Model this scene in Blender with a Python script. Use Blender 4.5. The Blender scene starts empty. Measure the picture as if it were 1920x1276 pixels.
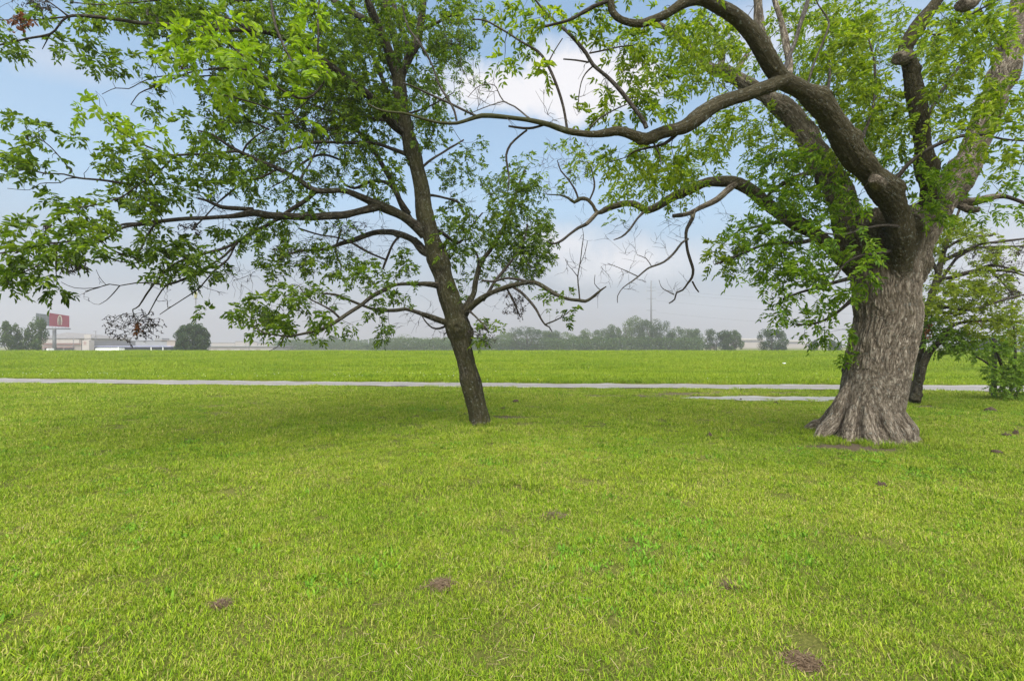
import bpy, bmesh, math, random
import numpy as np
from mathutils import Vector, kdtree

# ------------------------------------------------------------------ scene, camera, light
S = bpy.context.scene
C = S.collection
R = math.radians
CAM_H, F, CX, HY = 1.5, 900.0, 960.0, 646.0      # camera height, focal length and principal point in 1920-px units

cam_d = bpy.data.cameras.new('camera')
cam = bpy.data.objects.new('camera', cam_d)
C.objects.link(cam)
cam.location = (0, 0, CAM_H)
cam.rotation_euler = (R(90), 0, 0)
cam_d.sensor_width = 36.0
cam_d.lens = 36.0 * F / 1920.0
cam_d.shift_y = (HY - 638.0) / 1920.0
cam_d.clip_start = 0.05
cam_d.clip_end = 6000
S.camera = cam

SUN_EL, SUN_AZ = R(61), R(176)                    # azimuth from +Y (ahead), negative = to the left
sun_d = bpy.data.lights.new('sun', 'SUN')
sun_d.energy = 5.0
sun_d.angle = R(88)
sun_d.color = (1.0, 0.96, 0.89)
sun = bpy.data.objects.new('sun', sun_d)
C.objects.link(sun)
sdir = Vector((math.sin(SUN_AZ) * math.cos(SUN_EL), math.cos(SUN_AZ) * math.cos(SUN_EL), math.sin(SUN_EL)))
sun.rotation_euler = sdir.to_track_quat('Z', 'Y').to_euler()
sun.location = sdir * 100

S.render.engine = 'CYCLES'
S.view_settings.view_transform = 'Standard'
S.view_settings.look = 'None'
S.view_settings.gamma = 1.0
S.view_settings.exposure = 0.95
cy = S.cycles
cy.use_denoising = True
cy.max_bounces = 8
cy.diffuse_bounces = 4
cy.glossy_bounces = 2
cy.transmission_bounces = 5
cy.volume_bounces = 1
cy.transparent_max_bounces = 8
cy.sample_clamp_indirect = 8.0

# ------------------------------------------------------------------ node helpers
def nn(nt, typ, **kw):
    n = nt.nodes.new(typ)
    for k, v in kw.items():
        setattr(n, k, v)
    return n

def lk(nt, a, b):
    nt.links.new(a, b)

def mth(nt, op, a, b=None, c=None, clamp=False):
    n = nn(nt, 'ShaderNodeMath', operation=op)
    n.use_clamp = clamp
    for i, v in enumerate((a, b, c)):
        if v is None:
            continue
        if isinstance(v, (int, float)):
            n.inputs[i].default_value = v
        else:
            lk(nt, v, n.inputs[i])
    return n.outputs[0]

def mixc(nt, fac, a, b):
    n = nn(nt, 'ShaderNodeMix', data_type='RGBA')
    for sock, v in ((n.inputs[0], fac), (n.inputs[6], a), (n.inputs[7], b)):
        if isinstance(v, (int, float)):
            sock.default_value = v
        elif isinstance(v, tuple):
            sock.default_value = (v[0], v[1], v[2], 1)
        else:
            lk(nt, v, sock)
    return n.outputs[2]

def ramp(nt, fac, stops):
    n = nn(nt, 'ShaderNodeValToRGB')
    el = n.color_ramp.elements
    while len(el) < len(stops):
        el.new(0.5)
    for e, (p, c) in zip(el, stops):
        e.position = p
        e.color = (c[0], c[1], c[2], 1) if isinstance(c, tuple) else (c, c, c, 1)
    lk(nt, fac, n.inputs[0])
    return n.outputs[0]

def noise(nt, vec, scale, detail=3.0, rough=0.55, dist=0.0):
    n = nn(nt, 'ShaderNodeTexNoise')
    n.inputs['Scale'].default_value = scale
    n.inputs['Detail'].default_value = detail
    n.inputs['Roughness'].default_value = rough
    n.inputs['Distortion'].default_value = dist
    if vec is not None:
        lk(nt, vec, n.inputs['Vector'])
    return n.outputs['Fac']

# ------------------------------------------------------------------ sky
W = bpy.data.worlds.new('World')
S.world = W
W.use_nodes = True
nt = W.node_tree
nt.nodes.clear()
out = nn(nt, 'ShaderNodeOutputWorld')
bg = nn(nt, 'ShaderNodeBackground')
bg.inputs[1].default_value = 0.075
sky = nn(nt, 'ShaderNodeTexSky', sky_type='NISHITA')
sky.sun_disc = False
sky.sun_elevation = SUN_EL
sky.sun_rotation = SUN_AZ
sky.air_density = 1.0
sky.dust_density = 2.0
sky.ozone_density = 1.5
tc = nn(nt, 'ShaderNodeTexCoord')
sep = nn(nt, 'ShaderNodeSeparateXYZ')
lk(nt, tc.outputs['Generated'], sep.inputs[0])
SKY_GAIN = 0.8
gain = nn(nt, 'ShaderNodeMix', data_type='RGBA', blend_type='MULTIPLY')
gain.inputs[0].default_value = 1.0
lk(nt, sky.outputs[0], gain.inputs[6])
gain.inputs[7].default_value = (SKY_GAIN * 1.35, SKY_GAIN * 1.95, SKY_GAIN * 2.05, 1)
col = gain.outputs[2]
# thin high veil that whitens the sky towards the horizon, then the grey murk of the wet air low down
nz = noise(nt, tc.outputs['Generated'], 2.2, 5, 0.6, 0.4)
nzs = mth(nt, 'MULTIPLY', mth(nt, 'SUBTRACT', nz, 0.5), 0.20)
el_ = mth(nt, 'ADD', sep.outputs[2], nzs)
veil = mth(nt, 'SUBTRACT', 1.0, mth(nt, 'MULTIPLY', mth(nt, 'SUBTRACT', el_, 0.10), 1.35), clamp=True)
col = mixc(nt, mth(nt, 'MULTIPLY', veil, 0.82), col, (3.8, 4.75, 5.8))
murk = mth(nt, 'SUBTRACT', 1.0, mth(nt, 'MULTIPLY', mth(nt, 'SUBTRACT', el_, 0.03), 4.2), clamp=True)
col = mixc(nt, mth(nt, 'MULTIPLY', murk, 0.92), col, (2.75, 2.62, 2.8))
def cloud(col, px, py, sx, sz, soft, amount, tint=(6.6, 6.5, 6.7)):
    d = Vector(((px - CX) / F, 1.0, (HY - py) / F)).normalized()
    vm = nn(nt, 'ShaderNodeVectorMath', operation='SUBTRACT')
    lk(nt, tc.outputs['Generated'], vm.inputs[0])
    vm.inputs[1].default_value = d
    sc_ = nn(nt, 'ShaderNodeVectorMath', operation='MULTIPLY')
    lk(nt, vm.outputs[0], sc_.inputs[0])
    sc_.inputs[1].default_value = (1 / sx, 1 / max(sx, sz), 1 / sz)
    ln = nn(nt, 'ShaderNodeVectorMath', operation='LENGTH')
    lk(nt, sc_.outputs[0], ln.inputs[0])
    n1 = noise(nt, tc.outputs['Generated'], 7.0, 7, 0.6, 0.3)
    v = mth(nt, 'ADD', ln.outputs['Value'], mth(nt, 'MULTIPLY', mth(nt, 'SUBTRACT', n1, 0.5), 1.9))
    m = mth(nt, 'DIVIDE', mth(nt, 'SUBTRACT', 1.0, v), soft, clamp=True)
    return mixc(nt, mth(nt, 'MULTIPLY', m, amount), col, tint)
col = cloud(col, 950, 172, 0.15, 0.050, 0.5, 0.95)
col = cloud(col, 1050, 160, 0.15, 0.062, 0.5, 0.95)
col = cloud(col, 1160, 165, 0.13, 0.050, 0.55, 0.9)
col = cloud(col, 1180, 490, 0.24, 0.055, 0.9, 0.85, (6.3, 6.2, 6.4))
col = cloud(col, 1060, 455, 0.13, 0.05, 0.9, 0.8, (6.3, 6.2, 6.4))
col = cloud(col, 1900, 470, 0.10, 0.10, 0.9, 0.7, (5.4, 5.3, 5.6))
col = cloud(col, 110, 115, 0.10, 0.03, 1.0, 0.35, (5.6, 5.4, 5.7))
col = cloud(col, 1480, 60, 0.20, 0.05, 0.9, 0.5)
lk(nt, col, bg.inputs[0])
lk(nt, bg.outputs[0], out.inputs[0])

# ------------------------------------------------------------------ numpy helpers
RNG = np.random.RandomState(11)

def vnoise(p):
    p = np.asarray(p, float)
    i = np.floor(p).astype(np.int64)
    f = p - i
    f = f * f * (3 - 2 * f)
    def h(a, b, c):
        n = (a * 73856093) ^ (b * 19349663) ^ (c * 83492791)
        n = (n ^ (n >> 13)) * 1274126177
        n = n ^ (n >> 16)
        return (n & 0xFFFF) / 65535.0
    r = 0
    for dx in (0, 1):
        wx = f[:, 0] if dx else 1 - f[:, 0]
        for dy in (0, 1):
            wy = f[:, 1] if dy else 1 - f[:, 1]
            for dz in (0, 1):
                wz = f[:, 2] if dz else 1 - f[:, 2]
                r = r + wx * wy * wz * h(i[:, 0] + dx, i[:, 1] + dy, i[:, 2] + dz)
    return r

def fbm(p, oct=3):
    p = np.asarray(p, float)
    r, a, t = 0, 1.0, 0
    for k in range(oct):
        r = r + a * vnoise(p * 2 ** k + 17.3 * k)
        t += a
        a *= 0.5
    return r / t

def n2(x, y, s, oct=3, seed=0.0):
    x = np.asarray(x, float)
    y = np.asarray(y, float)
    return fbm(np.stack([x * s + seed, y * s - seed, np.full_like(x, seed + 0.37)], 1), oct)

def unit(v):
    return v / np.maximum(np.linalg.norm(v, axis=-1, keepdims=True), 1e-9)

def P(px, py, d):
    return np.array([(px - CX) / F * d, d, CAM_H + (HY - py) / F * d])

def mesh_np(name, verts, faces_flat, nper, mat, parent=None, smooth=False):
    """verts Nx3; faces_flat MxK int array (K corners per face)"""
    verts = np.asarray(verts, np.float32)
    faces = np.asarray(faces_flat, np.int32)
    me = bpy.data.meshes.new(name)
    me.vertices.add(len(verts))
    me.vertices.foreach_set('co', verts.ravel())
    me.loops.add(faces.size)
    me.loops.foreach_set('vertex_index', faces.ravel())
    me.polygons.add(len(faces))
    me.polygons.foreach_set('loop_start', np.arange(0, faces.size, nper, dtype=np.int32))
    me.polygons.foreach_set('use_smooth', np.full(len(faces), smooth))
    me.update(calc_edges=True)
    me.validate()
    me.materials.append(mat)
    ob = bpy.data.objects.new(name, me)
    C.objects.link(ob)
    if parent:
        ob.parent = parent
    return ob

def obj(name, bm, mat, parent=None, smooth=False):
    me = bpy.data.meshes.new(name)
    bm.normal_update()
    bm.to_mesh(me)
    bm.free()
    if smooth:
        for p in me.polygons:
            p.use_smooth = True
    me.materials.append(mat)
    ob = bpy.data.objects.new(name, me)
    C.objects.link(ob)
    if parent:
        ob.parent = parent
    return ob

def empty(name, loc=(0, 0, 0), rz=0):
    o = bpy.data.objects.new(name, None)
    C.objects.link(o)
    o.location = loc
    o.rotation_euler = (0, 0, rz)
    o.empty_display_size = 0.3
    return o

def tag(o, label=None, cat=None, group=None, kind=None):
    if label:
        o['label'] = label
    if cat:
        o['category'] = cat
    if group:
        o['group'] = group
    if kind:
        o['kind'] = kind
    return o

def copy_tree(o, parent=None):
    c = o.copy()
    C.objects.link(c)
    if parent:
        c.parent = parent
    for ch in list(o.children):
        copy_tree(ch, c)
    return c

def box(bm, x0, y0, z0, x1, y1, z1):
    m = bmesh.ops.create_cube(bm, size=1.0)
    for v in m['verts']:
        v.co = Vector(((x0 + x1) / 2 + v.co.x * (x1 - x0), (y0 + y1) / 2 + v.co.y * (y1 - y0), (z0 + z1) / 2 + v.co.z * (z1 - z0)))
    return m['verts']

def tube_arrays(path, rad, sides, caps=False):
    path = np.asarray(path, float)
    rad = np.asarray(rad, float)
    n = len(path)
    t = np.gradient(path, axis=0)
    t = unit(t)
    ref = np.array([0, 0, 1.0]) if abs(t[0][2]) < 0.9 else np.array([1.0, 0, 0])
    u = np.zeros_like(path)
    u0 = unit(np.cross(t[0], ref))
    for k in range(n):
        u0 = u0 - t[k] * np.dot(u0, t[k])
        u0 = unit(u0)
        u[k] = u0
    v = np.cross(t, u)
    a = np.arange(sides) / sides * 2 * np.pi
    ring = np.cos(a)[None, :, None] * u[:, None, :] + np.sin(a)[None, :, None] * v[:, None, :]
    vs = path[:, None, :] + ring * rad[:, None, None]
    vs = vs.reshape(-1, 3)
    i = np.arange(n - 1)[:, None] * sides
    j = np.arange(sides)[None, :]
    j2 = (j + 1) % sides
    fs = np.stack([i + j, i + j2, i + sides + j2, i + sides + j], -1).reshape(-1, 4)
    return vs, fs

class Tubes:
    def __init__(self):
        self.v, self.f, self.n, self.b = [], [], 0, []
    def add(self, path, rad, sides, moss=0.0):
        vs, fs = tube_arrays(path, rad, sides)
        self.v.append(vs)
        self.f.append(fs + self.n)
        self.n += len(vs)
        path = np.asarray(path, float)
        L = np.concatenate([[0], np.cumsum(np.linalg.norm(np.diff(path, axis=0), axis=1))])
        a = np.arange(sides) / sides * 2 * np.pi
        r = np.asarray(rad, float)
        b = np.stack([np.cos(a)[None, :] * r[:, None], np.sin(a)[None, :] * r[:, None], np.repeat(L[:, None], sides, 1)], -1).reshape(-1, 3)
        off = RNG.uniform(0, 20)
        b[:, 2] += off
        self.b.append(np.concatenate([b, np.full((len(b), 1), moss)], 1))
    def build(self, name, mat, parent=None):
        v = np.concatenate(self.v)
        ob = mesh_np(name, v, np.concatenate(self.f), 4, mat, parent, True)
        b = np.concatenate(self.b)
        set_bark(ob.data, b[:, :3], b[:, 3])
        return ob

def set_bark(me, co, moss):
    at = me.attributes.new('bark', 'FLOAT_VECTOR', 'POINT')
    at.data.foreach_set('vector', np.asarray(co, np.float32).ravel())
    at = me.attributes.new('moss', 'FLOAT', 'POINT')
    at.data.foreach_set('value', np.asarray(moss, np.float32).ravel())

def catmull(pts, step):
    """resample a polyline of row vectors (first three columns are x, y, z) to about one sample per step metres"""
    p = np.asarray(pts, float)
    q = np.vstack([2 * p[0] - p[1], p, 2 * p[-1] - p[-2]])
    out_ = []
    for k in range(len(p) - 1):
        a, b, c, d = q[k], q[k + 1], q[k + 2], q[k + 3]
        m = max(2, int(np.linalg.norm(c[:3] - b[:3]) / step))
        for s in np.arange(m) / m:
            out_.append(0.5 * ((2 * b) + (-a + c) * s + (2 * a - 5 * b + 4 * c - d) * s * s + (-a + 3 * b - 3 * c + d) * s ** 3))
    out_.append(p[-1])
    return np.array(out_)

# ------------------------------------------------------------------ materials
def new_mat(name):
    m = bpy.data.materials.new(name)
    m.use_nodes = True
    n = m.node_tree
    n.nodes.clear()
    o = nn(n, 'ShaderNodeOutputMaterial')
    return m, n, o

def simple(name, c, rough=0.8, var=0.15, scale=3.0, metal=0.0):
    m, n, o = new_mat(name)
    b = nn(n, 'ShaderNodeBsdfPrincipled')
    g = nn(n, 'ShaderNodeNewGeometry')
    f = noise(n, g.outputs['Position'], scale, 4)
    dk = tuple(x * (1 - var) for x in c)
    lt = tuple(min(1, x * (1 + var)) for x in c)
    lk(n, mixc(n, f, dk, lt), b.inputs['Base Color'])
    b.inputs['Roughness'].default_value = rough
    b.inputs['Metallic'].default_value = metal
    lk(n, b.outputs[0], o.inputs[0])
    return m

def leaf_mat(name, stops, trans=0.45, tcol=(1.25, 1.3, 0.55), rough=0.45, patch=0.5, spec=0.25):
    m, n, o = new_mat(name)
    g = nn(n, 'ShaderNodeNewGeometry')
    f = noise(n, g.outputs['Position'], 1.3, 3)
    r = mth(n, 'ADD', mth(n, 'MULTIPLY', g.outputs['Random Per Island'], 1 - patch), mth(n, 'MULTIPLY', f, patch))
    c = ramp(n, r, stops)
    b = nn(n, 'ShaderNodeBsdfPrincipled')
    lk(n, c, b.inputs['Base Color'])
    b.inputs['Roughness'].default_value = rough
    b.inputs['Specular IOR Level'].default_value = spec
    t = nn(n, 'ShaderNodeBsdfTranslucent')
    mm = nn(n, 'ShaderNodeMix', data_type='RGBA', blend_type='MULTIPLY')
    mm.inputs[0].default_value = 1
    lk(n, c, mm.inputs[6])
    mm.inputs[7].default_value = (*tcol, 1)
    lk(n, mm.outputs[2], t.inputs[0])
    x = nn(n, 'ShaderNodeMixShader')
    x.inputs[0].default_value = trans
    lk(n, b.outputs[0], x.inputs[1])
    lk(n, t.outputs[0], x.inputs[2])
    lk(n, x.outputs[0], o.inputs[0])
    return m

def bark_mat(name, dark, mid, light, moss, scale=30.0, stretch=0.16, bump=0.02, lichen=0.0, furrowed=False):
    m, n, o = new_mat(name)
    at = nn(n, 'ShaderNodeAttribute', attribute_name='bark')
    mo = nn(n, 'ShaderNodeAttribute', attribute_name='moss')
    g = nn(n, 'ShaderNodeNewGeometry')
    mp = nn(n, 'ShaderNodeMapping')
    mp.inputs['Scale'].default_value = (1, 1, stretch)
    lk(n, at.outputs['Vector'], mp.inputs['Vector'])
    # wavy furrows running along the wood
    w = noise(n, mp.outputs[0], scale * 0.3, 2, 0.5)
    wv = nn(n, 'ShaderNodeVectorMath', operation='ADD')
    lk(n, mp.outputs[0], wv.inputs[0])
    cb = nn(n, 'ShaderNodeCombineXYZ')
    s = mth(n, 'MULTIPLY', w, 1.6 / scale)
    lk(n, s, cb.inputs[0])
    lk(n, s, cb.inputs[1])
    lk(n, cb.outputs[0], wv.inputs[1])
    f1 = noise(n, wv.outputs[0], scale, 4, 0.62, 0.6)
    rid = mth(n, 'MULTIPLY', mth(n, 'ABSOLUTE', mth(n, 'SUBTRACT', f1, 0.5)), 5.0, clamp=True)
    f2 = noise(n, wv.outputs[0], scale * 3.1, 4, 0.65)
    big = noise(n, g.outputs['Position'], 2.6, 4, 0.6)
    h = mth(n, 'ADD', mth(n, 'MULTIPLY', rid, 0.75), mth(n, 'MULTIPLY', f2, 0.35))
    fu = nn(n, 'ShaderNodeAttribute', attribute_name='furrow')
    if furrowed:
        h2 = mth(n, 'ADD', mth(n, 'MULTIPLY', h, 0.50), mth(n, 'MULTIPLY', fu.outputs['Fac'], 0.34))
    else:
        h2 = h
    c = ramp(n, h2, [(0.17, dark), (0.40, mid), (0.68, light)])
    c = mixc(n, mth(n, 'MULTIPLY', mth(n, 'SUBTRACT', big, 0.42), 2.2, clamp=True), c, mixc(n, 0.5, c, mid))
    mm = mth(n, 'MULTIPLY', mth(n, 'ADD', mo.outputs['Fac'], mth(n, 'SUBTRACT', big, 0.68)), 2.0, clamp=True)
    mm = mth(n, 'MULTIPLY', mm, mth(n, 'ADD', 0.40, mth(n, 'MULTIPLY', f2, 0.9)), clamp=True)
    c = mixc(n, mm, c, moss)  # mossy colour, and the limb shade painted in with it
    if lichen:
        l = noise(n, g.outputs['Position'], 21, 6, 0.75)
        lm = mth(n, 'MULTIPLY', mth(n, 'SUBTRACT', l, 0.57), 9.0, clamp=True)
        c = mixc(n, mth(n, 'MULTIPLY', lm, lichen), c, (0.32, 0.34, 0.30))
    b = nn(n, 'ShaderNodeBsdfPrincipled')
    lk(n, c, b.inputs['Base Color'])
    b.inputs['Roughness'].default_value = 0.9
    b.inputs['Specular IOR Level'].default_value = 0.15
    bp = nn(n, 'ShaderNodeBump')
    bp.inputs['Strength'].default_value = 1.0
    bp.inputs['Distance'].default_value = bump
    lk(n, h, bp.inputs['Height'])
    lk(n, bp.outputs[0], b.inputs['Normal'])
    lk(n, b.outputs[0], o.inputs[0])
    return m

def drifts(n, pos):
    """long drifts lying across the view, and fist-sized patches"""
    mp = nn(n, 'ShaderNodeMapping')
    mp.inputs['Scale'].default_value = (0.10, 0.42, 0.3)
    lk(n, pos, mp.inputs['Vector'])
    return noise(n, mp.outputs[0], 1.0, 4, 0.6), noise(n, pos, 2.3, 5, 0.65)

def lawn_tint(n, pos):
    """large drifts of fresher and drier grass, shared by the soil sheet and the blades"""
    a = noise(n, pos, 0.22, 4, 0.55)
    b = noise(n, pos, 1.1, 4, 0.6)
    return mth(n, 'ADD', mth(n, 'MULTIPLY', a, 0.55), mth(n, 'MULTIPLY', b, 0.45))

def grass_mat(name, stops, dry, dry_lo, dry_gain, lush, pale, drift=1.0, trans=0.22):
    m, n, o = new_mat(name)
    g = nn(n, 'ShaderNodeNewGeometry')
    r = g.outputs['Random Per Island']
    t = lawn_tint(n, g.outputs['Position'])
    c = ramp(n, mth(n, 'ADD', mth(n, 'MULTIPLY', r, 0.75), mth(n, 'MULTIPLY', mth(n, 'SUBTRACT', t, 0.36), 0.8), clamp=True), stops)
    da, db = drifts(n, g.outputs['Position'])
    c = mixc(n, mth(n, 'MULTIPLY', mth(n, 'MULTIPLY', mth(n, 'SUBTRACT', da, 0.47), 4.0 * drift, clamp=True), 0.7), c, lush)
    c = mixc(n, mth(n, 'MULTIPLY', mth(n, 'MULTIPLY', mth(n, 'SUBTRACT', db, 0.54), 6.0 * drift, clamp=True), 0.6), c, pale)
    r2 = mth(n, 'FRACT', mth(n, 'MULTIPLY', r, 17.31))
    dm = mth(n, 'MULTIPLY', mth(n, 'SUBTRACT', mth(n, 'ADD', mth(n, 'MULTIPLY', r2, 0.62), mth(n, 'MULTIPLY', t, 0.5)), dry_lo), dry_gain, clamp=True)
    c = mixc(n, dm, c, dry)
    b = nn(n, 'ShaderNodeBsdfPrincipled')
    lk(n, c, b.inputs['Base Color'])
    b.inputs['Roughness'].default_value = 0.6
    b.inputs['Specular IOR Level'].default_value = 0.08
    tr = nn(n, 'ShaderNodeBsdfTranslucent')
    lk(n, c, tr.inputs[0])
    x = nn(n, 'ShaderNodeMixShader')
    x.inputs[0].default_value = trans
    lk(n, b.outputs[0], x.inputs[1])
    lk(n, tr.outputs[0], x.inputs[2])
    lk(n, x.outputs[0], o.inputs[0])
    return m

M_LAWN = grass_mat('lawn_blade', [(0.0, (0.026, 0.062, 0.004)), (0.42, (0.145, 0.235, 0.009)), (0.97, (0.35, 0.42, 0.026))], (0.46, 0.36, 0.14), 0.71, 5.0, (0.105, 0.215, 0.010), (0.33, 0.335, 0.035), 0.75)
M_MEADOW = grass_mat('meadow_blade', [(0.0, (0.095, 0.160, 0.006)), (0.5, (0.178, 0.255, 0.010)), (1.0, (0.27, 0.33, 0.018))], (0.38, 0.34, 0.12), 0.78, 5.0, (0.095, 0.170, 0.007), (0.31, 0.335, 0.03), 1.5)

M_WEED = grass_mat('weed_blade', [(0.0, (0.06, 0.14, 0.012)), (0.5, (0.12, 0.24, 0.016)), (1.0, (0.22, 0.34, 0.03))], (0.3, 0.3, 0.08), 0.9, 4.0, (0.07, 0.18, 0.02), (0.18, 0.30, 0.03), 0.6)

def ground_mat():
    m, n, o = new_mat('turf_and_soil')
    g = nn(n, 'ShaderNodeNewGeometry')
    pos = g.outputs['Position']
    so = nn(n, 'ShaderNodeAttribute', attribute_name='soil')
    t = lawn_tint(n, pos)
    fine = noise(n, pos, 55, 6, 0.75)
    green = ramp(n, mth(n, 'ADD', mth(n, 'MULTIPLY', t, 0.35), mth(n, 'MULTIPLY', fine, 0.65)),
                 [(0.30, (0.035, 0.036, 0.010)), (0.5, (0.085, 0.088, 0.018)), (0.70, (0.21, 0.18, 0.05))])
    soilc = ramp(n, fine, [(0.25, (0.045, 0.034, 0.022)), (0.55, (0.090, 0.066, 0.042)), (0.8, (0.16, 0.125, 0.085))])
    c = mixc(n, so.outputs['Fac'], green, soilc)
    b = nn(n, 'ShaderNodeBsdfPrincipled')
    lk(n, c, b.inputs['Base Color'])
    b.inputs['Roughness'].default_value = 0.95
    b.inputs['Specular IOR Level'].default_value = 0.1
    bp = nn(n, 'ShaderNodeBump')
    bp.inputs['Distance'].default_value = 0.03
    bp.inputs['Strength'].default_value = 0.6
    lk(n, fine, bp.inputs['Height'])
    lk(n, bp.outputs[0], b.inputs['Normal'])
    lk(n, b.outputs[0], o.inputs[0])
    return m

def gravel_mat(name, base):
    m, n, o = new_mat(name)
    g = nn(n, 'ShaderNodeNewGeometry')
    pos = g.outputs['Position']
    vor = nn(n, 'ShaderNodeTexVoronoi')
    vor.inputs['Scale'].default_value = 38
    lk(n, pos, vor.inputs['Vector'])
    big = noise(n, pos, 0.9, 5, 0.65)
    fine = noise(n, pos, 15, 5, 0.7)
    f = mth(n, 'ADD', mth(n, 'MULTIPLY', big, 0.6), mth(n, 'MULTIPLY', fine, 0.4))
    c = ramp(n, f, [(0.3, tuple(x * 0.42 for x in base)), (0.5, base), (0.72, tuple(min(0.9, x * 1.35) for x in base))])
    mid = nn(n, 'ShaderNodeAttribute', attribute_name='mid')
    mf = mth(n, 'MULTIPLY', mid.outputs['Fac'], mth(n, 'MULTIPLY', mth(n, 'SUBTRACT', big, 0.35), 3.2, clamp=True))
    c = mixc(n, mf, c, (0.12, 0.105, 0.075))
    c = mixc(n, mth(n, 'MULTIPLY', vor.outputs['Distance'], 0.5, clamp=True), c, tuple(x * 0.6 for x in base))
    b = nn(n, 'ShaderNodeBsdfPrincipled')
    lk(n, c, b.inputs['Base Color'])
    b.inputs['Roughness'].default_value = 0.9
    bp = nn(n, 'ShaderNodeBump')
    bp.inputs['Distance'].default_value = 0.02
    lk(n, vor.outputs['Distance'], bp.inputs['Height'])
    lk(n, bp.outputs[0], b.inputs['Normal'])
    lk(n, b.outputs[0], o.inputs[0])
    return m

M_GROUND = ground_mat()
M_GRAVEL = gravel_mat('pale_gravel', (0.23, 0.205, 0.19))
M_PATH = gravel_mat('worn_concrete', (0.27, 0.255, 0.24))
M_PECAN_BARK = bark_mat('pecan_bark', (0.055, 0.040, 0.027), (0.235, 0.185, 0.136), (0.45, 0.385, 0.305), (0.047, 0.039, 0.014), 40, 0.2, 0.03, 0.7, True)  # dark mossy tone also stands in for backlit shade on the limbs
M_ASH_BARK = bark_mat('ash_bark', (0.014, 0.011, 0.007), (0.050, 0.040, 0.027), (0.13, 0.11, 0.083), (0.050, 0.047, 0.011), 42, 0.22, 0.016, 0.55, True)
M_TWIG = bark_mat('twig_bark', (0.016, 0.012, 0.009), (0.042, 0.033, 0.025), (0.09, 0.077, 0.062), (0.045, 0.045, 0.016), 60, 0.2, 0.004, 0.3)
M_DEADTWIG = bark_mat('dead_twig_bark', (0.03, 0.025, 0.022), (0.08, 0.067, 0.057), (0.16, 0.14, 0.12), (0.07, 0.07, 0.04), 60, 0.2, 0.004, 0.4)
M_ASH_LEAF = leaf_mat('ash_leaf', [(0.18, (0.028, 0.060, 0.005)), (0.42, (0.072, 0.125, 0.008)), (0.64, (0.150, 0.215, 0.012)), (0.86, (0.28, 0.33, 0.024))], 0.5, patch=0.62)  # darkest stops lowered to stand in for shade inside the crown
M_ASH_BRIGHT = leaf_mat('ash_leaf_fresh', [(0.1, (0.10, 0.19, 0.012)), (0.5, (0.19, 0.28, 0.016)), (0.95, (0.30, 0.37, 0.025))], 0.5)  # brighter copy of the leaf, sunlight put into the colour
M_PECAN_LEAF = leaf_mat('pecan_leaf', [(0.18, (0.050, 0.105, 0.006)), (0.42, (0.140, 0.210, 0.009)), (0.66, (0.245, 0.305, 0.014)), (0.90, (0.36, 0.40, 0.030))], 0.5)
M_PECAN_GREEN = leaf_mat('pecan_leaf_green', [(0.18, (0.040, 0.095, 0.006)), (0.42, (0.108, 0.198, 0.008)), (0.66, (0.190, 0.285, 0.012)), (0.90, (0.29, 0.37, 0.025))], 0.5)
M_SMALL_LEAF = leaf_mat('elm_leaf', [(0.12, (0.09, 0.13, 0.010)), (0.5, (0.18, 0.23, 0.016)), (0.9, (0.29, 0.31, 0.03))], 0.45)
M_SHRUB_LEAF = leaf_mat('shrub_leaf', [(0.12, (0.07, 0.14, 0.010)), (0.5, (0.13, 0.215, 0.016)), (0.9, (0.20, 0.28, 0.03))], 0.45)
M_SEED = leaf_mat('dry_seed', [(0.1, (0.018, 0.014, 0.012)), (0.6, (0.05, 0.035, 0.03)), (0.95, (0.09, 0.06, 0.045))], 0.1, (1, 1, 1))
M_DEADLEAF = leaf_mat('dead_leaf', [(0.1, (0.10, 0.035, 0.012)), (0.6, (0.20, 0.075, 0.025)), (0.95, (0.30, 0.14, 0.05))], 0.3, (1.1, 0.9, 0.7))

# ------------------------------------------------------------------ the ground
SOIL = []        # x, y, rx, ry, strength

def gx(px, py):  # where a photo point on flat ground lies
    d = CAM_H * F / (py - HY)
    return (px - CX) / F * d, d

def soil_px(px, py, rx, ry, k=1.0):
    x, y = gx(px, py)
    SOIL.append((x, y, rx, ry, k))

soil_px(944, 781, 0.42, 0.30, 1.0)       # beside the leaning tree
soil_px(905, 797, 0.40, 0.20, 0.9)
soil_px(925, 806, 0.5, 0.25, 0.6)
soil_px(1632, 838, 1.15, 0.42, 1.0)       # foot of the old pecan
soil_px(1720, 846, 0.25, 0.12, 0.9)
soil_px(1722, 762, 0.5, 0.22, 0.8)
soil_px(1180, 742, 2.6, 0.35, 0.85)      # worn strip between road and path
soil_px(1330, 738, 2.6, 0.45, 0.7)
soil_px(1480, 736, 2.6, 0.45, 0.5)
soil_px(1150, 759, 0.5, 0.15, 0.7)
soil_px(1330, 901, 0.25, 0.1, 0.5)
soil_px(1035, 965, 0.16, 0.09, 0.8)
soil_px(320, 905, 0.25, 0.12, 0.5)
soil_px(450, 1010, 0.10, 0.05, 0.7)
soil_px(520, 1000, 0.10, 0.05, 0.7)
soil_px(1505, 1240, 0.10, 0.05, 0.8)

def smooth(a, b, x):
    t = np.clip((x - a) / (b - a), 0, 1)
    return t * t * (3 - 2 * t)

def gz(x, y):
    x = np.asarray(x, float)
    y = np.asarray(y, float)
    z = 0.03 * (n2(x, y, 0.35, 2, 3.1) - 0.5)
    z = z + 0.42 * smooth(27, 62, y + 2.5 * (n2(x, y * 0, 0.06, 2, 8.0) - 0.5)) - 0.14 * smooth(22, 26, y) * (1 - smooth(28, 34, y))
    z = z - 2.4 * smooth(72, 125, y)
    r = np.hypot(x - (1630 - CX) / F * 7.7, y - 7.7)
    z = z + 0.04 * np.exp(-(r / 1.2) ** 2)
    return z

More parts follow.
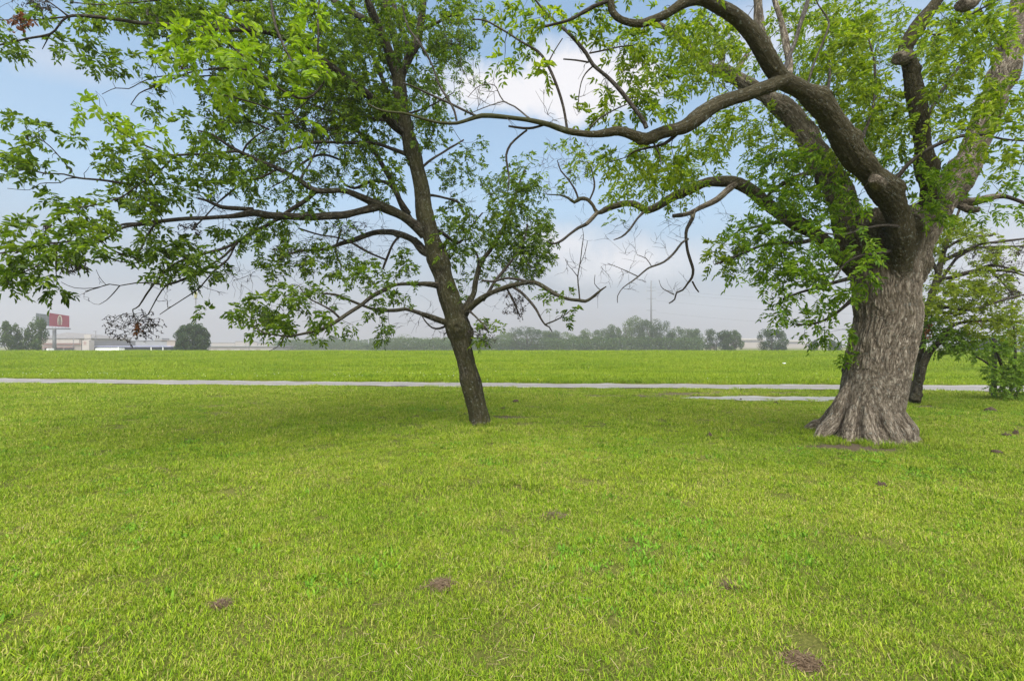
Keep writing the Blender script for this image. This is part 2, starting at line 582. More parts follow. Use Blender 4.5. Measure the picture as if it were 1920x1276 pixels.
def soil_at(x, y):
    s = np.zeros_like(x)
    w = n2(x, y, 3.0, 3, 5.0) - 0.5
    for (sx, sy, rx, ry, k) in SOIL:
        q = np.hypot((x - sx) / rx, (y - sy) / ry) + w * 1.3
        s = np.maximum(s, k * np.clip((1.15 - q) / 0.5, 0, 1))
    return s

def axis(parts):
    a = []
    for lo, hi, st in parts:
        a += list(np.arange(lo, hi, st))
    a.append(parts[-1][1])
    return np.array(a)

xs = axis([(-1400, -300, 100), (-300, -60, 20), (-60, -24, 2), (-24, -10, 0.6), (-10, 11, 0.14), (11, 26, 0.6), (26, 60, 2), (60, 300, 20), (300, 1400, 100)])
ys = axis([(-50, -20, 10), (-20, -2, 1.5), (-2, 2, 0.25), (2, 15.5, 0.12), (15.5, 30, 0.4), (30, 130, 1.6), (130, 400, 15), (400, 880, 80)])
gxm, gym = np.meshgrid(xs, ys)
vx, vy = gxm.ravel(), gym.ravel()
gv = np.stack([vx, vy, gz(vx, vy)], 1)
nx_ = len(xs)
i = (np.arange(len(ys) - 1)[:, None] * nx_ + np.arange(nx_ - 1)[None, :]).ravel()
gf = np.stack([i, i + 1, i + nx_ + 1, i + nx_], 1)
ground = mesh_np('ground', gv, gf, 4, M_GROUND, None, True)
at = ground.data.attributes.new('soil', 'FLOAT', 'POINT')
at.data.foreach_set('value', soil_at(vx, vy).astype(np.float32))
tag(ground, 'flat green turf ground reaching to the far trees', 'ground', kind='structure')

def road_c(x):    # centre line and half width of the gravel road
    c = np.interp(x, [-60, -21.5, -8, 0, 9, 15.5, 24, 60], [24.4, 20.0, 18.5, 17.75, 17.0, 16.5, 16.0, 13.0])
    h = np.interp(x, [-60, -21.5, 0, 9, 15.5, 60], [1.05, 1.0, 0.86, 0.84, 1.2, 1.3])
    return c, h

def strip(name, xs_, cfun, mat, label, cat, seed):
    rows = 9
    v = []
    for x in xs_:
        c, h = cfun(x)
        e0 = (n2(np.array([x]), np.array([0.0]), 1.6, 3, seed)[0] - 0.5) * 0.9
        e1 = (n2(np.array([x]), np.array([7.0]), 1.6, 3, seed)[0] - 0.5) * 0.9
        for k in range(rows):
            t = k / (rows - 1)
            v.append((x, (c - h + e0) * (1 - t) + (c + h + e1) * t, 0))
    v = np.array(v)
    v[:, 2] = gz(v[:, 0], v[:, 1]) + 0.018
    i_ = (np.arange(len(xs_) - 1)[:, None] * rows + np.arange(rows - 1)[None, :]).ravel()
    f = np.stack([i_, i_ + rows, i_ + rows + 1, i_ + 1], 1)
    o = mesh_np(name, v, f, 4, mat, None, True)
    a_ = o.data.attributes.new('mid', 'FLOAT', 'POINT')
    t_ = np.tile(np.linspace(0, 1, rows), len(xs_))
    a_.data.foreach_set('value', np.exp(-((t_ - .5) / .16) ** 2).astype(np.float32))
    tag(o, label, cat, kind='structure')
    return o

strip('road', np.arange(-60, 60, 0.2), road_c, M_GRAVEL, 'pale gravel road running straight across the field', 'road', 2.0)
def path_c(x):
    x0, x1 = gx(1275, 747)[0], gx(1660, 747)[0]
    c = 13.35 - 0.02 * (x - x0)
    return c, 0.42 * float(min(1, max(0.0, (x - x0) / 0.9)) * min(1, max(0.0, (x1 - x) / 0.9))) ** 0.6 + 0.001
strip('path', np.arange(gx(1275, 747)[0], gx(1660, 747)[0], 0.1), path_c, M_PATH, 'short pale concrete strip ending behind the big trunk', 'path', 4.0)

# ------------------------------------------------------------------ grass (stuff): small tufts of real blades, spread over the ground
def blades(rng, n, size, hmin, hmax, w, lean, curl=0.5):
    base = np.stack([rng.uniform(-size / 2, size / 2, n), rng.uniform(-size / 2, size / 2, n), np.full(n, -0.004)], 1)
    az = rng.uniform(0, 2 * np.pi, n)
    ln = rng.beta(1.6, 1.6, n) * lean
    h = rng.uniform(hmin, hmax, n)
    d = np.stack([np.cos(az), np.sin(az), np.zeros(n)], 1)
    up = np.array([0, 0, 1.0])
    az2 = az + np.pi / 2 + rng.uniform(-0.6, 0.6, n)
    s = np.stack([np.cos(az2), np.sin(az2), np.zeros(n)], 1) * (w * rng.uniform(0.6, 1.3, n))[:, None]
    p1 = base + (d * np.sin(ln)[:, None] + up * np.cos(ln)[:, None]) * (h * 0.55)[:, None]
    l2 = np.minimum(ln + curl * rng.uniform(0.2, 1.4, n), 2.0)
    p2 = p1 + (d * np.sin(l2)[:, None] + up * np.cos(l2)[:, None]) * (h * 0.45)[:, None]
    v = np.stack([base - s * 0.5, base + s * 0.5, p1 + s * 0.42, p1 - s * 0.42, p2], 1)
    k = np.arange(n)[:, None] * 5
    tri = np.concatenate([k + np.array([[0, 1, 2]]), k + np.array([[0, 2, 3]]), k + np.array([[3, 2, 4]])], 1).reshape(-1, 3)
    return v.reshape(-1, 3), tri

def tuft_collection(name, variants, mat, **kw):
    col_ = bpy.data.collections.new(name)
    for k in range(variants):
        rng = np.random.RandomState(100 + k + len(name))
        v, t = blades(rng, **kw)
        o = mesh_np('grass_tuft', v, t, 3, mat)
        C.objects.unlink(o)
        col_.objects.link(o)
    return col_

def scatter(name, pts, rot, scl, col_, label, cat):
    me = bpy.data.meshes.new(name)
    me.vertices.add(len(pts))
    me.vertices.foreach_set('co', pts.astype(np.float32).ravel())
    a = me.attributes.new('rot', 'FLOAT_VECTOR', 'POINT')
    a.data.foreach_set('vector', rot.astype(np.float32).ravel())
    a = me.attributes.new('scl', 'FLOAT', 'POINT')
    a.data.foreach_set('value', scl.astype(np.float32))
    o = bpy.data.objects.new(name, me)
    C.objects.link(o)
    tag(o, label, cat, kind='stuff')
    g = bpy.data.node_groups.new(name + '_spread', 'GeometryNodeTree')
    g.interface.new_socket('Geometry', in_out='INPUT', socket_type='NodeSocketGeometry')
    g.interface.new_socket('Geometry', in_out='OUTPUT', socket_type='NodeSocketGeometry')
    gi, go = g.nodes.new('NodeGroupInput'), g.nodes.new('NodeGroupOutput')
    mp = g.nodes.new('GeometryNodeMeshToPoints')
    ip = g.nodes.new('GeometryNodeInstanceOnPoints')
    ci = g.nodes.new('GeometryNodeCollectionInfo')
    ci.inputs['Collection'].default_value = col_
    ci.inputs['Separate Children'].default_value = True
    ci.inputs['Reset Children'].default_value = True
    ra = g.nodes.new('GeometryNodeInputNamedAttribute')
    ra.data_type = 'FLOAT_VECTOR'
    ra.inputs['Name'].default_value = 'rot'
    e2 = g.nodes.new('FunctionNodeEulerToRotation')
    sa = g.nodes.new('GeometryNodeInputNamedAttribute')
    sa.data_type = 'FLOAT'
    sa.inputs['Name'].default_value = 'scl'
    ip.inputs['Pick Instance'].default_value = True
    L = g.links.new
    L(gi.outputs[0], mp.inputs[0])
    L(mp.outputs[0], ip.inputs['Points'])
    L(ci.outputs[0], ip.inputs['Instance'])
    L(ra.outputs['Attribute'], e2.inputs[0])
    L(e2.outputs[0], ip.inputs['Rotation'])
    L(sa.outputs['Attribute'], ip.inputs['Scale'])
    L(ip.outputs[0], go.inputs[0])
    md = o.modifiers.new('spread', 'NODES')
    md.node_group = g
    return o

def spread_points(rng, y0, y1, spacing, margin=1.5, tan=1.16):
    """jittered grid inside the view wedge (with a margin on each side)"""
    y = np.arange(y0, y1, spacing)
    X, Y = [], []
    for yy in y:
        w = yy * tan + margin
        x = np.arange(-w, w, spacing)
        X.append(x)
        Y.append(np.full_like(x, yy))
    X, Y = np.concatenate(X), np.concatenate(Y)
    X += rng.uniform(-.5, .5, len(X)) * spacing
    Y += rng.uniform(-.5, .5, len(Y)) * spacing
    return X, Y

def lawn():
    rng = np.random.RandomState(5)
    A = tuft_collection('lawn_tufts', 9, M_LAWN, n=900, size=0.36, hmin=0.016, hmax=0.045, w=0.0038, lean=1.25)
    Px, Py, Sc = [], [], []
    for (y0, y1, sp, sc, dens) in ((1.2, 4.5, 0.19, 1.0, 1), (4.5, 8.0, 0.24, 1.15, 1), (8.0, 13.0, 0.33, 1.5, 1), (13.0, 22.0, 0.46, 1.9, 1)):
        x, y = spread_points(rng, y0, y1, sp)
        Px.append(x)
        Py.append(y)
        Sc.append(sc * rng.uniform(0.75, 1.2, len(x)))
    x, y, s = np.concatenate(Px), np.concatenate(Py), np.concatenate(Sc)
    so = soil_at(x, y)
    thin = np.clip((n2(x, y, 1.5, 3, 13.0) - .58) * 3, 0, .10)
    keep = rng.uniform(0, 1, len(x)) > np.maximum(so * 1.05, thin)
    c, h = road_c(x)
    keep &= ~((y > c - h - 0.12 * s + 0.5 * (n2(x, y, 1.9, 2, 41.0) - .45)))
    ph = np.array([path_c(q)[1] for q in x])
    pc = np.array([path_c(q)[0] for q in x])
    inpath = (np.abs(y - pc) < ph + 0.12) & (ph > 0.05)
    keep &= ~inpath
    tr = np.hypot(x - (1625 - CX) / F * 7.7, y - 7.7)
    keep &= tr > 0.55
    x, y, s = x[keep], y[keep], s[keep]
    s *= 0.85 + 0.3 * n2(x, y, 0.7, 3, 9.0)
    z = gz(x, y)
    rot = np.stack([rng.uniform(-.08, .08, len(x)), rng.uniform(-.08, .08, len(x)), rng.uniform(0, 6.28, len(x))], 1)
    scatter('grass', np.stack([x, y, z], 1), rot, s, A, 'short mown bright green lawn grass around the two trees', 'grass')

def lawn_weeds():
    rng = np.random.RandomState(15)
    A = tuft_collection('weed_tufts', 5, M_WEED, n=46, size=0.16, hmin=0.02, hmax=0.06, w=0.013, lean=1.35)
    x, y = spread_points(rng, 1.5, 12.0, 0.17)
    k = n2(x, y, 0.55, 3, 21.0) + 0.25 * (n2(x, y, 2.5, 2, 6.0) - .5)
    keep = rng.uniform(0, 1, len(x)) < np.clip((k - 0.52) * 5, 0.015, 0.8)
    keep &= (soil_at(x, y) < .3) & (np.hypot(x - (1625 - CX) / F * 7.7, y - 7.7) > .8)
    x, y = x[keep], y[keep]
    rot = np.stack([rng.uniform(-.1, .1, len(x)), rng.uniform(-.1, .1, len(x)), rng.uniform(0, 6.28, len(x))], 1)
    scatter('lawn_weeds', np.stack([x, y, gz(x, y)], 1), rot, rng.uniform(.6, 1.25, len(x)), A, 'broad leaved clover and weed patches scattered through the lawn', 'weeds')
    B = tuft_collection('long_tufts', 5, M_LAWN, n=90, size=0.16, hmin=0.05, hmax=0.15, w=0.0048, lean=0.9)
    X_, Y_ = [], []
    for (cx, cy_, r0, r1, n) in (((1625 - CX) / F * 7.7, 7.7, .72, 1.12, 210), ((902 - CX) / F * 9.06, 9.06, .20, .36, 44), ((1714 - CX) / F * 12.2, 12.2, .16, .4, 40), ((1888 - CX) / F * 13.3, 13.3, .1, .7, 60)):
        a, q = rng.uniform(0, 6.28, n), rng.uniform(r0, r1, n)
        X_.append(cx + q * np.cos(a))
        Y_.append(cy_ + q * np.sin(a))
    x, y = spread_points(rng, 1.6, 9.0, 0.42)
    k = rng.uniform(0, 1, len(x)) < .22
    x, y = np.concatenate(X_ + [x[k]]), np.concatenate(Y_ + [y[k]])
    k = soil_at(x, y) < rng.uniform(.3, 1.9, len(x))
    x, y = x[k], y[k]
    rot = np.stack([rng.uniform(-.1, .1, len(x)), rng.uniform(-.1, .1, len(x)), rng.uniform(0, 6.28, len(x))], 1)
    scatter('tall_grass', np.stack([x, y, gz(x, y)], 1), rot, rng.uniform(.5, 1.0, len(x)), B, 'longer uncut grass blades round the tree trunks and here and there in the lawn', 'grass')

def straw_litter():
    rng = np.random.RandomState(16)
    n = 9000
    y = 1.7 + 11 * rng.uniform(0, 1, n) ** 1.4
    x = rng.uniform(-1.15, 1.15, n) * (y + .6)
    k = n2(x, y, 0.8, 3, 31.0)
    keep = rng.uniform(0, 1, n) < np.clip((k - .42) * 4, .08, 1)
    x, y = x[keep], y[keep]
    n = len(x)
    c = np.stack([x, y, gz(x, y) + rng.uniform(.02, .045, n)], 1)
    az = rng.uniform(0, 6.28, n)
    d = np.stack([np.cos(az), np.sin(az), rng.uniform(-.35, .35, n)], 1) * rng.uniform(.010, .034, n)[:, None]
    sd = np.stack([-np.sin(az), np.cos(az), np.zeros(n)], 1) * rng.uniform(.0008, .0016, n)[:, None]
    v = np.stack([c - d + sd, c - d - sd, c + d - sd, c + d + sd], 1).reshape(-1, 3)
    f = np.arange(n)[:, None] * 4 + np.array([[0, 1, 2, 3]])
    o = mesh_np('straw', v, f, 4, leaf_mat('dry_straw', [(0.1, (0.14, 0.09, 0.05)), (0.6, (0.32, 0.25, 0.13)), (0.95, (0.48, 0.40, 0.22))], 0.15, (1, 1, 1)))
    tag(o, 'dry clippings and straw lying loose on the mown lawn', 'straw', kind='stuff')

def meadow():
    rng = np.random.RandomState(6)
    A = tuft_collection('meadow_tufts', 6, M_MEADOW, n=420, size=0.9, hmin=0.06, hmax=0.17, w=0.011, lean=0.8)
    Px, Py, Sc = [], [], []
    for (y0, y1, sp, sc) in ((15.5, 30, 0.55, 1.0), (30, 52, 0.8, 1.3), (52, 84, 1.25, 1.7)):
        x, y = spread_points(rng, y0, y1, sp)
        Px.append(x)
        Py.append(y)
        Sc.append(sc * rng.uniform(0.75, 1.2, len(x)))
    x, y, s = np.concatenate(Px), np.concatenate(Py), np.concatenate(Sc)
    c, h = road_c(x)
    keep = y > c + h + 0.28 + 0.6 * (n2(x, y, 1.9, 2, 43.0) - .5)
    x, y, s = x[keep], y[keep], s[keep]
    s *= 0.65 + 0.7 * n2(x, y, 0.25, 3, 4.0)
    s *= 0.75 + 0.35 * smooth(0, 1.5, y - road_c(x)[0] - road_c(x)[1])
    rot = np.stack([rng.uniform(-.05, .05, len(x)), rng.uniform(-.05, .05, len(x)), rng.uniform(0, 6.28, len(x))], 1)
    scatter('meadow_grass', np.stack([x, y, gz(x, y)], 1), rot, s, A, 'taller unmown meadow grass beyond the gravel road', 'grass')

lawn()
lawn_weeds()
straw_litter()
meadow()

# ------------------------------------------------------------------ tree tools
def leaflets(base, axis_, normal, length, width):
    """N leaflets: base Nx3, axis Nx3 (unit), normal Nx3; six corners, two quads folded on the midrib"""
    side = unit(np.cross(axis_, normal))
    nrm = unit(np.cross(side, axis_))
    L = length[:, None]
    w = width[:, None]
    tip = base + axis_ * L - nrm * L * 0.12
    m1 = base + axis_ * L * 0.30
    m2 = base + axis_ * L * 0.66 - nrm * L * 0.02
    up = nrm * w * 0.22
    v = np.stack([base, m1 + side * w * 0.5 + up, m2 + side * w * 0.38 + up, tip, m2 - side * w * 0.38 + up, m1 - side * w * 0.5 + up], 1)
    k = np.arange(len(base))[:, None] * 6
    f = np.concatenate([k + np.array([[0, 3, 2, 1]]), k + np.array([[0, 5, 4, 3]])], 1).reshape(-1, 4)
    return v.reshape(-1, 3), f

def compound(rng, base, dirs, n_pairs, rach, leaf_len, leaf_wid, droop):
    """pinnate leaves on rachises; returns leaflet arrays"""
    n = len(base)
    d = unit(dirs)
    up = np.array([0, 0, 1.0]) + rng.normal(0, 0.35, (n, 3))
    side = unit(np.cross(d, up))
    nrm = unit(np.cross(side, d))
    r = rach * rng.uniform(0.7, 1.25, n)
    B, A, N = [], [], []
    g = np.array([0, 0, -1.0])
    for k in range(n_pairs):
        t = 0.35 + 0.65 * (k + 1) / (n_pairs + 0.5)
        p = base + d * (r * t)[:, None] + g * (r * t * t * droop)[:, None]
        for s in (-1, 1):
            a = unit(d * rng.uniform(0.35, 0.8, (n, 1)) + side * s + g * droop * rng.uniform(0.2, 1.3, (n, 1)) + rng.normal(0, 0.22, (n, 3)))
            B.append(p)
            A.append(a)
            N.append(unit(nrm + rng.normal(0, 0.35, (n, 3))))
    p = base + d * r[:, None] + g * (r * droop)[:, None]
    B.append(p)
    A.append(unit(d + g * droop * 0.9 + rng.normal(0, 0.2, (n, 3))))
    N.append(unit(nrm + rng.normal(0, 0.3, (n, 3))))
    B, A, N = np.concatenate(B), np.concatenate(A), np.concatenate(N)
    m = len(B)
    ll = leaf_len * rng.uniform(0.65, 1.2, m)
    keep = rng.uniform(0, 1, m) > 0.06
    return leaflets(B[keep], A[keep], N[keep], ll[keep], (leaf_wid * ll / leaf_len * rng.uniform(0.85, 1.15, m))[keep])

class Tree:
    def __init__(self, name, loc, seed):
        self.root = empty(name, loc)
        self.o = np.array(loc, float)
        self.rng = np.random.RandomState(seed)
        self.nodes, self.tang, self.rad = [], [], []       # skeleton samples (world)
        self.thick = []                                    # (path, rad, moss) of fused wood
        self.thin = Tubes()
        self.dead = Tubes()
        self.leafv = {}
    def limb(self, pts, moss=0.3, fuse=0.035, step=0.07, wig=0.35, dead=False, skip=0):
        """pts rows: px, py, width in photo px, depth"""
        p = np.array([np.concatenate([P(a, b, d), [w * 0.5 * d / F]]) for a, b, w, d in pts])
        q = catmull(p, step)
        path, rad = q[:, :3], np.maximum(q[:, 3], 0.0025)
        n = len(path)
        im = np.stack([path[:, 0] / path[:, 1], (CAM_H - path[:, 2]) / path[:, 1]], 1)
        g = unit(np.gradient(im, axis=0))
        off = im[:, 1] * g[:, 0] - im[:, 0] * g[:, 1]
        rad = rad / np.sqrt(1 + off * off)
        if wig:
            ph = self.rng.uniform(0, 50, 3)
            L = np.arange(n) * step
            for ax in range(3):
                w1 = vnoise(np.stack([L * 1.7 + ph[ax], L * 0 + ax, L * 0], 1)) - 0.5
                w2 = vnoise(np.stack([L * 5.0 + ph[ax], L * 0 + ax + 9, L * 0], 1)) - 0.5
                env = np.minimum(1, np.arange(n) / 6.0)
                path[:, ax] += env * wig * (w1 * 0.10 + w2 * 0.035) * np.minimum(1, 0.4 + rad / 0.08)
            rad = rad * (1 + 0.20 * (vnoise(np.stack([L * 3.1 + ph[0], L * 0 + 3, L * 0], 1)) - 0.5) * 2)
        self.wood(path, rad, moss, fuse, dead, skip)
        return path
    def wood(self, path, rad, moss, fuse=0.035, dead=False, skip=0):
        t = unit(np.gradient(path, axis=0))
        self.nodes.append(path)
        self.tang.append(t)
        self.rad.append(rad)
        big = np.where(rad > fuse)[0]
        k = big[-1] + 1 if len(big) else 0
        if k >= 3:
            self.thick.append((path[:k], rad[:k], moss, min(skip, k - 2)))
            k = max(0, k - 2)
            path, rad = path[k:], rad[k:].copy()
        if len(path) > 2:
            (self.dead if dead else self.thin).add(path, rad, 8 if rad[0] > 0.02 else 6, moss)
    def fuse(self, mat, voxel, disp, fl, extra=None, name='trunk', knots=70):
        """one continuous trunk with its main limbs: union by voxel remesh, then furrows pushed into the surface"""
        vs, fs, n = [], [], 0
        K, T, Rr, L, Mo = [], [], [], [], []
        for path, rad, moss, skip in self.thick:
            v, f = tube_arrays(path, rad, 20)
            caps = []
            for c0, ring in ((path[0], 0), (path[-1], len(path) - 1)):
                caps.append(c0)
            nv = len(v)
            v = np.vstack([v, np.array(caps)])
            tri = []
            for j in range(20):
                j2 = (j + 1) % 20
                tri.append((nv, j2, j, j))
                b = (len(path) - 1) * 20
                tri.append((nv + 1, b + j, b + j2, b + j2))
            vs.append(v)
            fs.append((f + n, np.array(tri) + n))
            n += len(v)
            K.append(path[skip:])
            T.append(unit(np.gradient(path, axis=0))[skip:])
            Rr.append(rad[skip:])
            L.append((np.concatenate([[0], np.cumsum(np.linalg.norm(np.diff(path, axis=0), axis=1))]) + len(L) * 3.7)[skip:])
            Mo.append((np.full(len(path), moss) if np.isscalar(moss) else np.asarray(moss))[skip:])
        if extra:
            for (v, f) in extra:
                vs.append(v)
                fs.append((f + n, np.zeros((0, 4), int)))
                n += len(v)
        me = bpy.data.meshes.new('wood_raw')
        faces = []
        for q, t in fs:
            faces += [tuple(r) for r in q.tolist()]
            faces += [tuple(r[:3]) for r in t.tolist()]
        me.from_pydata(np.concatenate(vs).tolist(), [], faces)
        o = bpy.data.objects.new('wood_raw', me)
        C.objects.link(o)
        r = o.modifiers.new('r', 'REMESH')
        r.mode = 'VOXEL'
        r.voxel_size = voxel
        s = o.modifiers.new('s', 'SMOOTH')
        s.factor = 0.5
        s.iterations = 4
        dg = bpy.context.evaluated_depsgraph_get()
        m2 = bpy.data.meshes.new_from_object(o.evaluated_get(dg))
        bpy.data.objects.remove(o)
        co = np.zeros(len(m2.vertices) * 3, np.float32)
        m2.vertices.foreach_get('co', co)
        co = co.reshape(-1, 3).astype(float)
        no = np.zeros(len(m2.vertices) * 3, np.float32)
        m2.vertices.foreach_get('normal', no)
        no = no.reshape(-1, 3).astype(float)
        K, T, Rr, L, Mo = np.concatenate(K), np.concatenate(T), np.concatenate(Rr), np.concatenate(L), np.concatenate(Mo)
        kd = kdtree.KDTree(len(K))
        for k in range(len(K)):
            kd.insert(K[k], k)
        kd.balance()
        idx = np.zeros(len(co), int)
        for k in range(len(co)):
            best, bi = 1e9, 0
            for (c_, j, dist) in kd.find_n(co[k], 6):
                e = abs(dist - Rr[j]) + 0.15 * dist
                if e < best:
                    best, bi = e, j
            idx[k] = bi
        rel = co - K[idx]
        t = T[idx]
        along = (rel * t).sum(1)
        perp = rel - t * along[:, None]
        ref = np.where(np.abs(t[:, 2:3]) < 0.8, np.array([[0, 0, 1.0]]), np.array([[1.0, 0, 0]]))
        u = unit(np.cross(t, ref))
        v = np.cross(t, u)
        bk = np.stack([(perp * u).sum(1), (perp * v).sum(1), L[idx] + along], 1)
        q = bk * np.array([fl, fl, fl * 0.19])
        w_ = bk * np.array([3.0, 3.0, 2.2])
        q = q + 1.5 * np.stack([vnoise(w_ + 5), vnoise(w_ + 9), vnoise(w_ * .5 + 2)], 1)
        f = np.abs(vnoise(q) * .7 + vnoise(q * 2.03 + 7) * .3 - 0.5) * 4.2
        f2 = np.abs(vnoise(q * 1.7 + 31) - 0.5) * 4
        f = np.clip(np.minimum(f, f2 + .25), 0, 1)
        amp = disp * np.minimum(1, Rr[idx] / 0.28)
        co = co + no * ((f - 0.6) * amp)[:, None]
        lump = fbm(bk * np.array([2.2, 2.2, 1.2]) + 3, 2) - 0.5
        co = co + no * (lump * 0.16 * np.minimum(Rr[idx], 0.5))[:, None]
        for k in range(knots):
            j = self.rng.randint(len(K))
            if not 0.05 < Rr[j] < 0.4:
                continue
            dv = unit(np.cross(T[j], self.rng.normal(0, 1, 3)))
            c = K[j] + dv * Rr[j]
            dd = np.linalg.norm(co - c, axis=1)
            sg = Rr[j] * self.rng.uniform(.28, .5)
            near = dd < sg * 3
            g_ = np.exp(-dd[near] ** 2 / (2 * sg * sg)) - 0.9 * np.exp(-dd[near] ** 2 / (2 * (sg * .38) ** 2))
            co[near] += dv * (g_ * Rr[j] * self.rng.uniform(.25, .5))[:, None]
        at = m2.attributes.new('furrow', 'FLOAT', 'POINT')
        at.data.foreach_set('value', f.astype(np.float32))
        ed = np.zeros(len(m2.edges) * 2, np.int32)
        m2.edges.foreach_get('vertices', ed)
        ed = ed.reshape(-1, 2)
        mo_ = Mo[idx].astype(float)
        deg = np.bincount(ed.ravel(), minlength=len(co)) + 1.0
        for _ in range(60):
            mo_ = (mo_ + np.bincount(ed[:, 0], mo_[ed[:, 1]], len(co)) + np.bincount(ed[:, 1], mo_[ed[:, 0]], len(co))) / deg
        m2.vertices.foreach_set('co', co.astype(np.float32).ravel())
        set_bark(m2, bk, mo_)
        for p in m2.polygons:
            p.use_smooth = True
        m2.update()
        m2.materials.clear()
        m2.materials.append(mat)
        ob = bpy.data.objects.new(name, m2)
        C.objects.link(ob)
        self.place(ob)
        return ob
    def place(self, ob):
        """meshes are made in world coordinates; move them under the thing's Empty"""
        co = np.zeros(len(ob.data.vertices) * 3, np.float32)
        ob.data.vertices.foreach_get('co', co)
        co = co.reshape(-1, 3) - self.o.astype(np.float32)
        ob.data.vertices.foreach_set('co', co.ravel())
        ob.data.update()
        ob.parent = self.root
    def bezier(self, p0, t0, a, n, wig):
        rng = self.rng
        dist = np.linalg.norm(a - p0)
        t0 = unit(t0 * 0.7 + unit(a - p0) * 0.6 + rng.normal(0, 0.2, 3))
        c1 = p0 + t0 * dist * 0.35
        c2 = a - unit((a - p0) + np.array([0, 0, -0.35 * dist]) + rng.normal(0, 0.35, 3) * dist) * dist * 0.32
        s = np.linspace(0, 1, n)[:, None]
        q = (1 - s) ** 3 * p0 + 3 * (1 - s) ** 2 * s * c1 + 3 * (1 - s) * s * s * c2 + s ** 3 * a
        q[1:-1] += rng.normal(0, wig * dist, (n - 2, 3))
        return q
    def grow(self, tips, mats, per, rach, pairs, leaf_len, leaf_wid, droop, maxr=0.02, leafy=0.55):
        """tips: list of (point, kind); shoots are led from the nearest wood to each tip and given leaves"""
        rng = self.rng
        nodes = np.concatenate([n[::2] for n in self.nodes])
        tang = np.concatenate([n[::2] for n in self.tang])
        rad = np.concatenate([n[::2] for n in self.rad])
        pts = np.array([t[0] for t in tips])
        best = np.full(len(pts), 1e9)
        for a in range(0, len(nodes), 4000):
            d = np.linalg.norm(pts[:, None, :] - nodes[None, a:a + 4000, :], axis=2).min(1)
            best = np.minimum(best, d)
        order = np.argsort(best)
        cap = len(nodes) + len(pts) * 9
        NB = np.zeros((cap, 3))
        TB = np.zeros((cap, 3))
        RB = np.zeros(cap)
        n = len(nodes)
        NB[:n], TB[:n], RB[:n] = nodes, tang, rad
        leaf_b = {}
        for k in order:
            a, kind = tips[k]
            dd = NB[:n] - a
            d2 = (dd * dd).sum(1)
            j = int(np.argmin(d2 * (1 + 0.0 * RB[:n])))
            dist = math.sqrt(d2[j])
            p0, t0 = NB[j], TB[j]
            m = int(np.clip(dist / 0.12, 4, 9))
            if dist < 0.02:
                continue
            q = self.bezier(p0, t0, a, m, 0.035)
            r0 = min(RB[j] * 0.75, maxr, 0.0035 + 0.0075 * dist)
            r = np.linspace(r0, 0.0022, m)
            (self.dead if kind == 'bare' else self.thin).add(q, r, 5 if r0 > 0.006 else 4, 0.2)
            NB[n:n + m], RB[n:n + m] = q, r
            TB[n:n + m] = unit(np.gradient(q, axis=0))
            n += m
            if kind == 'bare':
                for b_ in range(rng.randint(1, 4)):
                    i1 = rng.randint(m // 2, m - 1) if m > 3 else 1
                    e = q[i1] + unit(unit(q[-1] - q[0]) + rng.normal(0, .6, 3)) * rng.uniform(.08, .3)
                    self.dead.add(self.bezier(q[i1], TB[n - m + i1], e, 4, .05), np.linspace(.0026, .0014, 4), 4, .1)
                continue
            c = per if per >= 1 else 1
            c = rng.poisson(c) + 1
            s = np.clip(1 - rng.beta(1.0, 2.2, c) * leafy, 0, 1)
            s[0] = 1.0
            fi = s * (m - 1)
            i0 = np.minimum(fi.astype(int), m - 2)
            bp = q[i0] + (q[i0 + 1] - q[i0]) * (fi - i0)[:, None]
            tdir = unit(q[i0 + 1] - q[i0])
            rd = rng.normal(0, 1, (c, 3))
            rd = unit(rd - tdir * (rd * tdir).sum(1, keepdims=True))
            dv = unit(tdir * rng.uniform(0.2, 1.0, (c, 1)) + rd * 0.85 + np.array([0, 0, 0.1]))
            leaf_b.setdefault(kind, []).append(np.concatenate([bp, dv], 1))
        for kind, arr in leaf_b.items():
            arr = np.concatenate(arr)
            sc = mats[kind][2] if len(mats[kind]) > 2 else 1.0
            v, f = compound(rng, arr[:, :3], arr[:, 3:], pairs, rach * sc, leaf_len * sc, leaf_wid * sc, droop)
            ob = mesh_np(mats[kind][0], v, f, 4, mats[kind][1])
            self.place(ob)
        print(self.root.name, 'tips', len(tips), 'leaf groups', {k: sum(len(x) for x in v) for k, v in leaf_b.items()})
    def finish_twigs(self, mat, dmat):
        if self.thin.v:
            self.place(self.thin.build('branches', mat))
        if self.dead.v:
            self.place(self.dead.build('bare_twigs', dmat))
    def clusters(self, rows, kind, unit_px=170.0, dref=9.0, spread=1.0):
        """rows: px, py, rx, ry, cover, depth, depth spread -> tips"""
        rng = self.rng
        out_ = []
        for (px, py, rx, ry, cov, d, dd) in rows:
            n = max(2, int(math.pi * rx * ry * cov / (unit_px * (dref / d) ** 2)))
            a = rng.uniform(0, 2 * np.pi, n)
            r = np.sqrt(rng.uniform(0, 1, n)) * (1 + rng.normal(0, 0.12, n))
            # let tips gather in clumps inside the cluster
            x = px + rx * r * np.cos(a)
            y = py + ry * r * np.sin(a)
            dz = d + rng.uniform(-1, 1, n) * dd
            for k in range(n):
                out_.append((P(x[k], y[k], dz[k]), kind))
        return out_

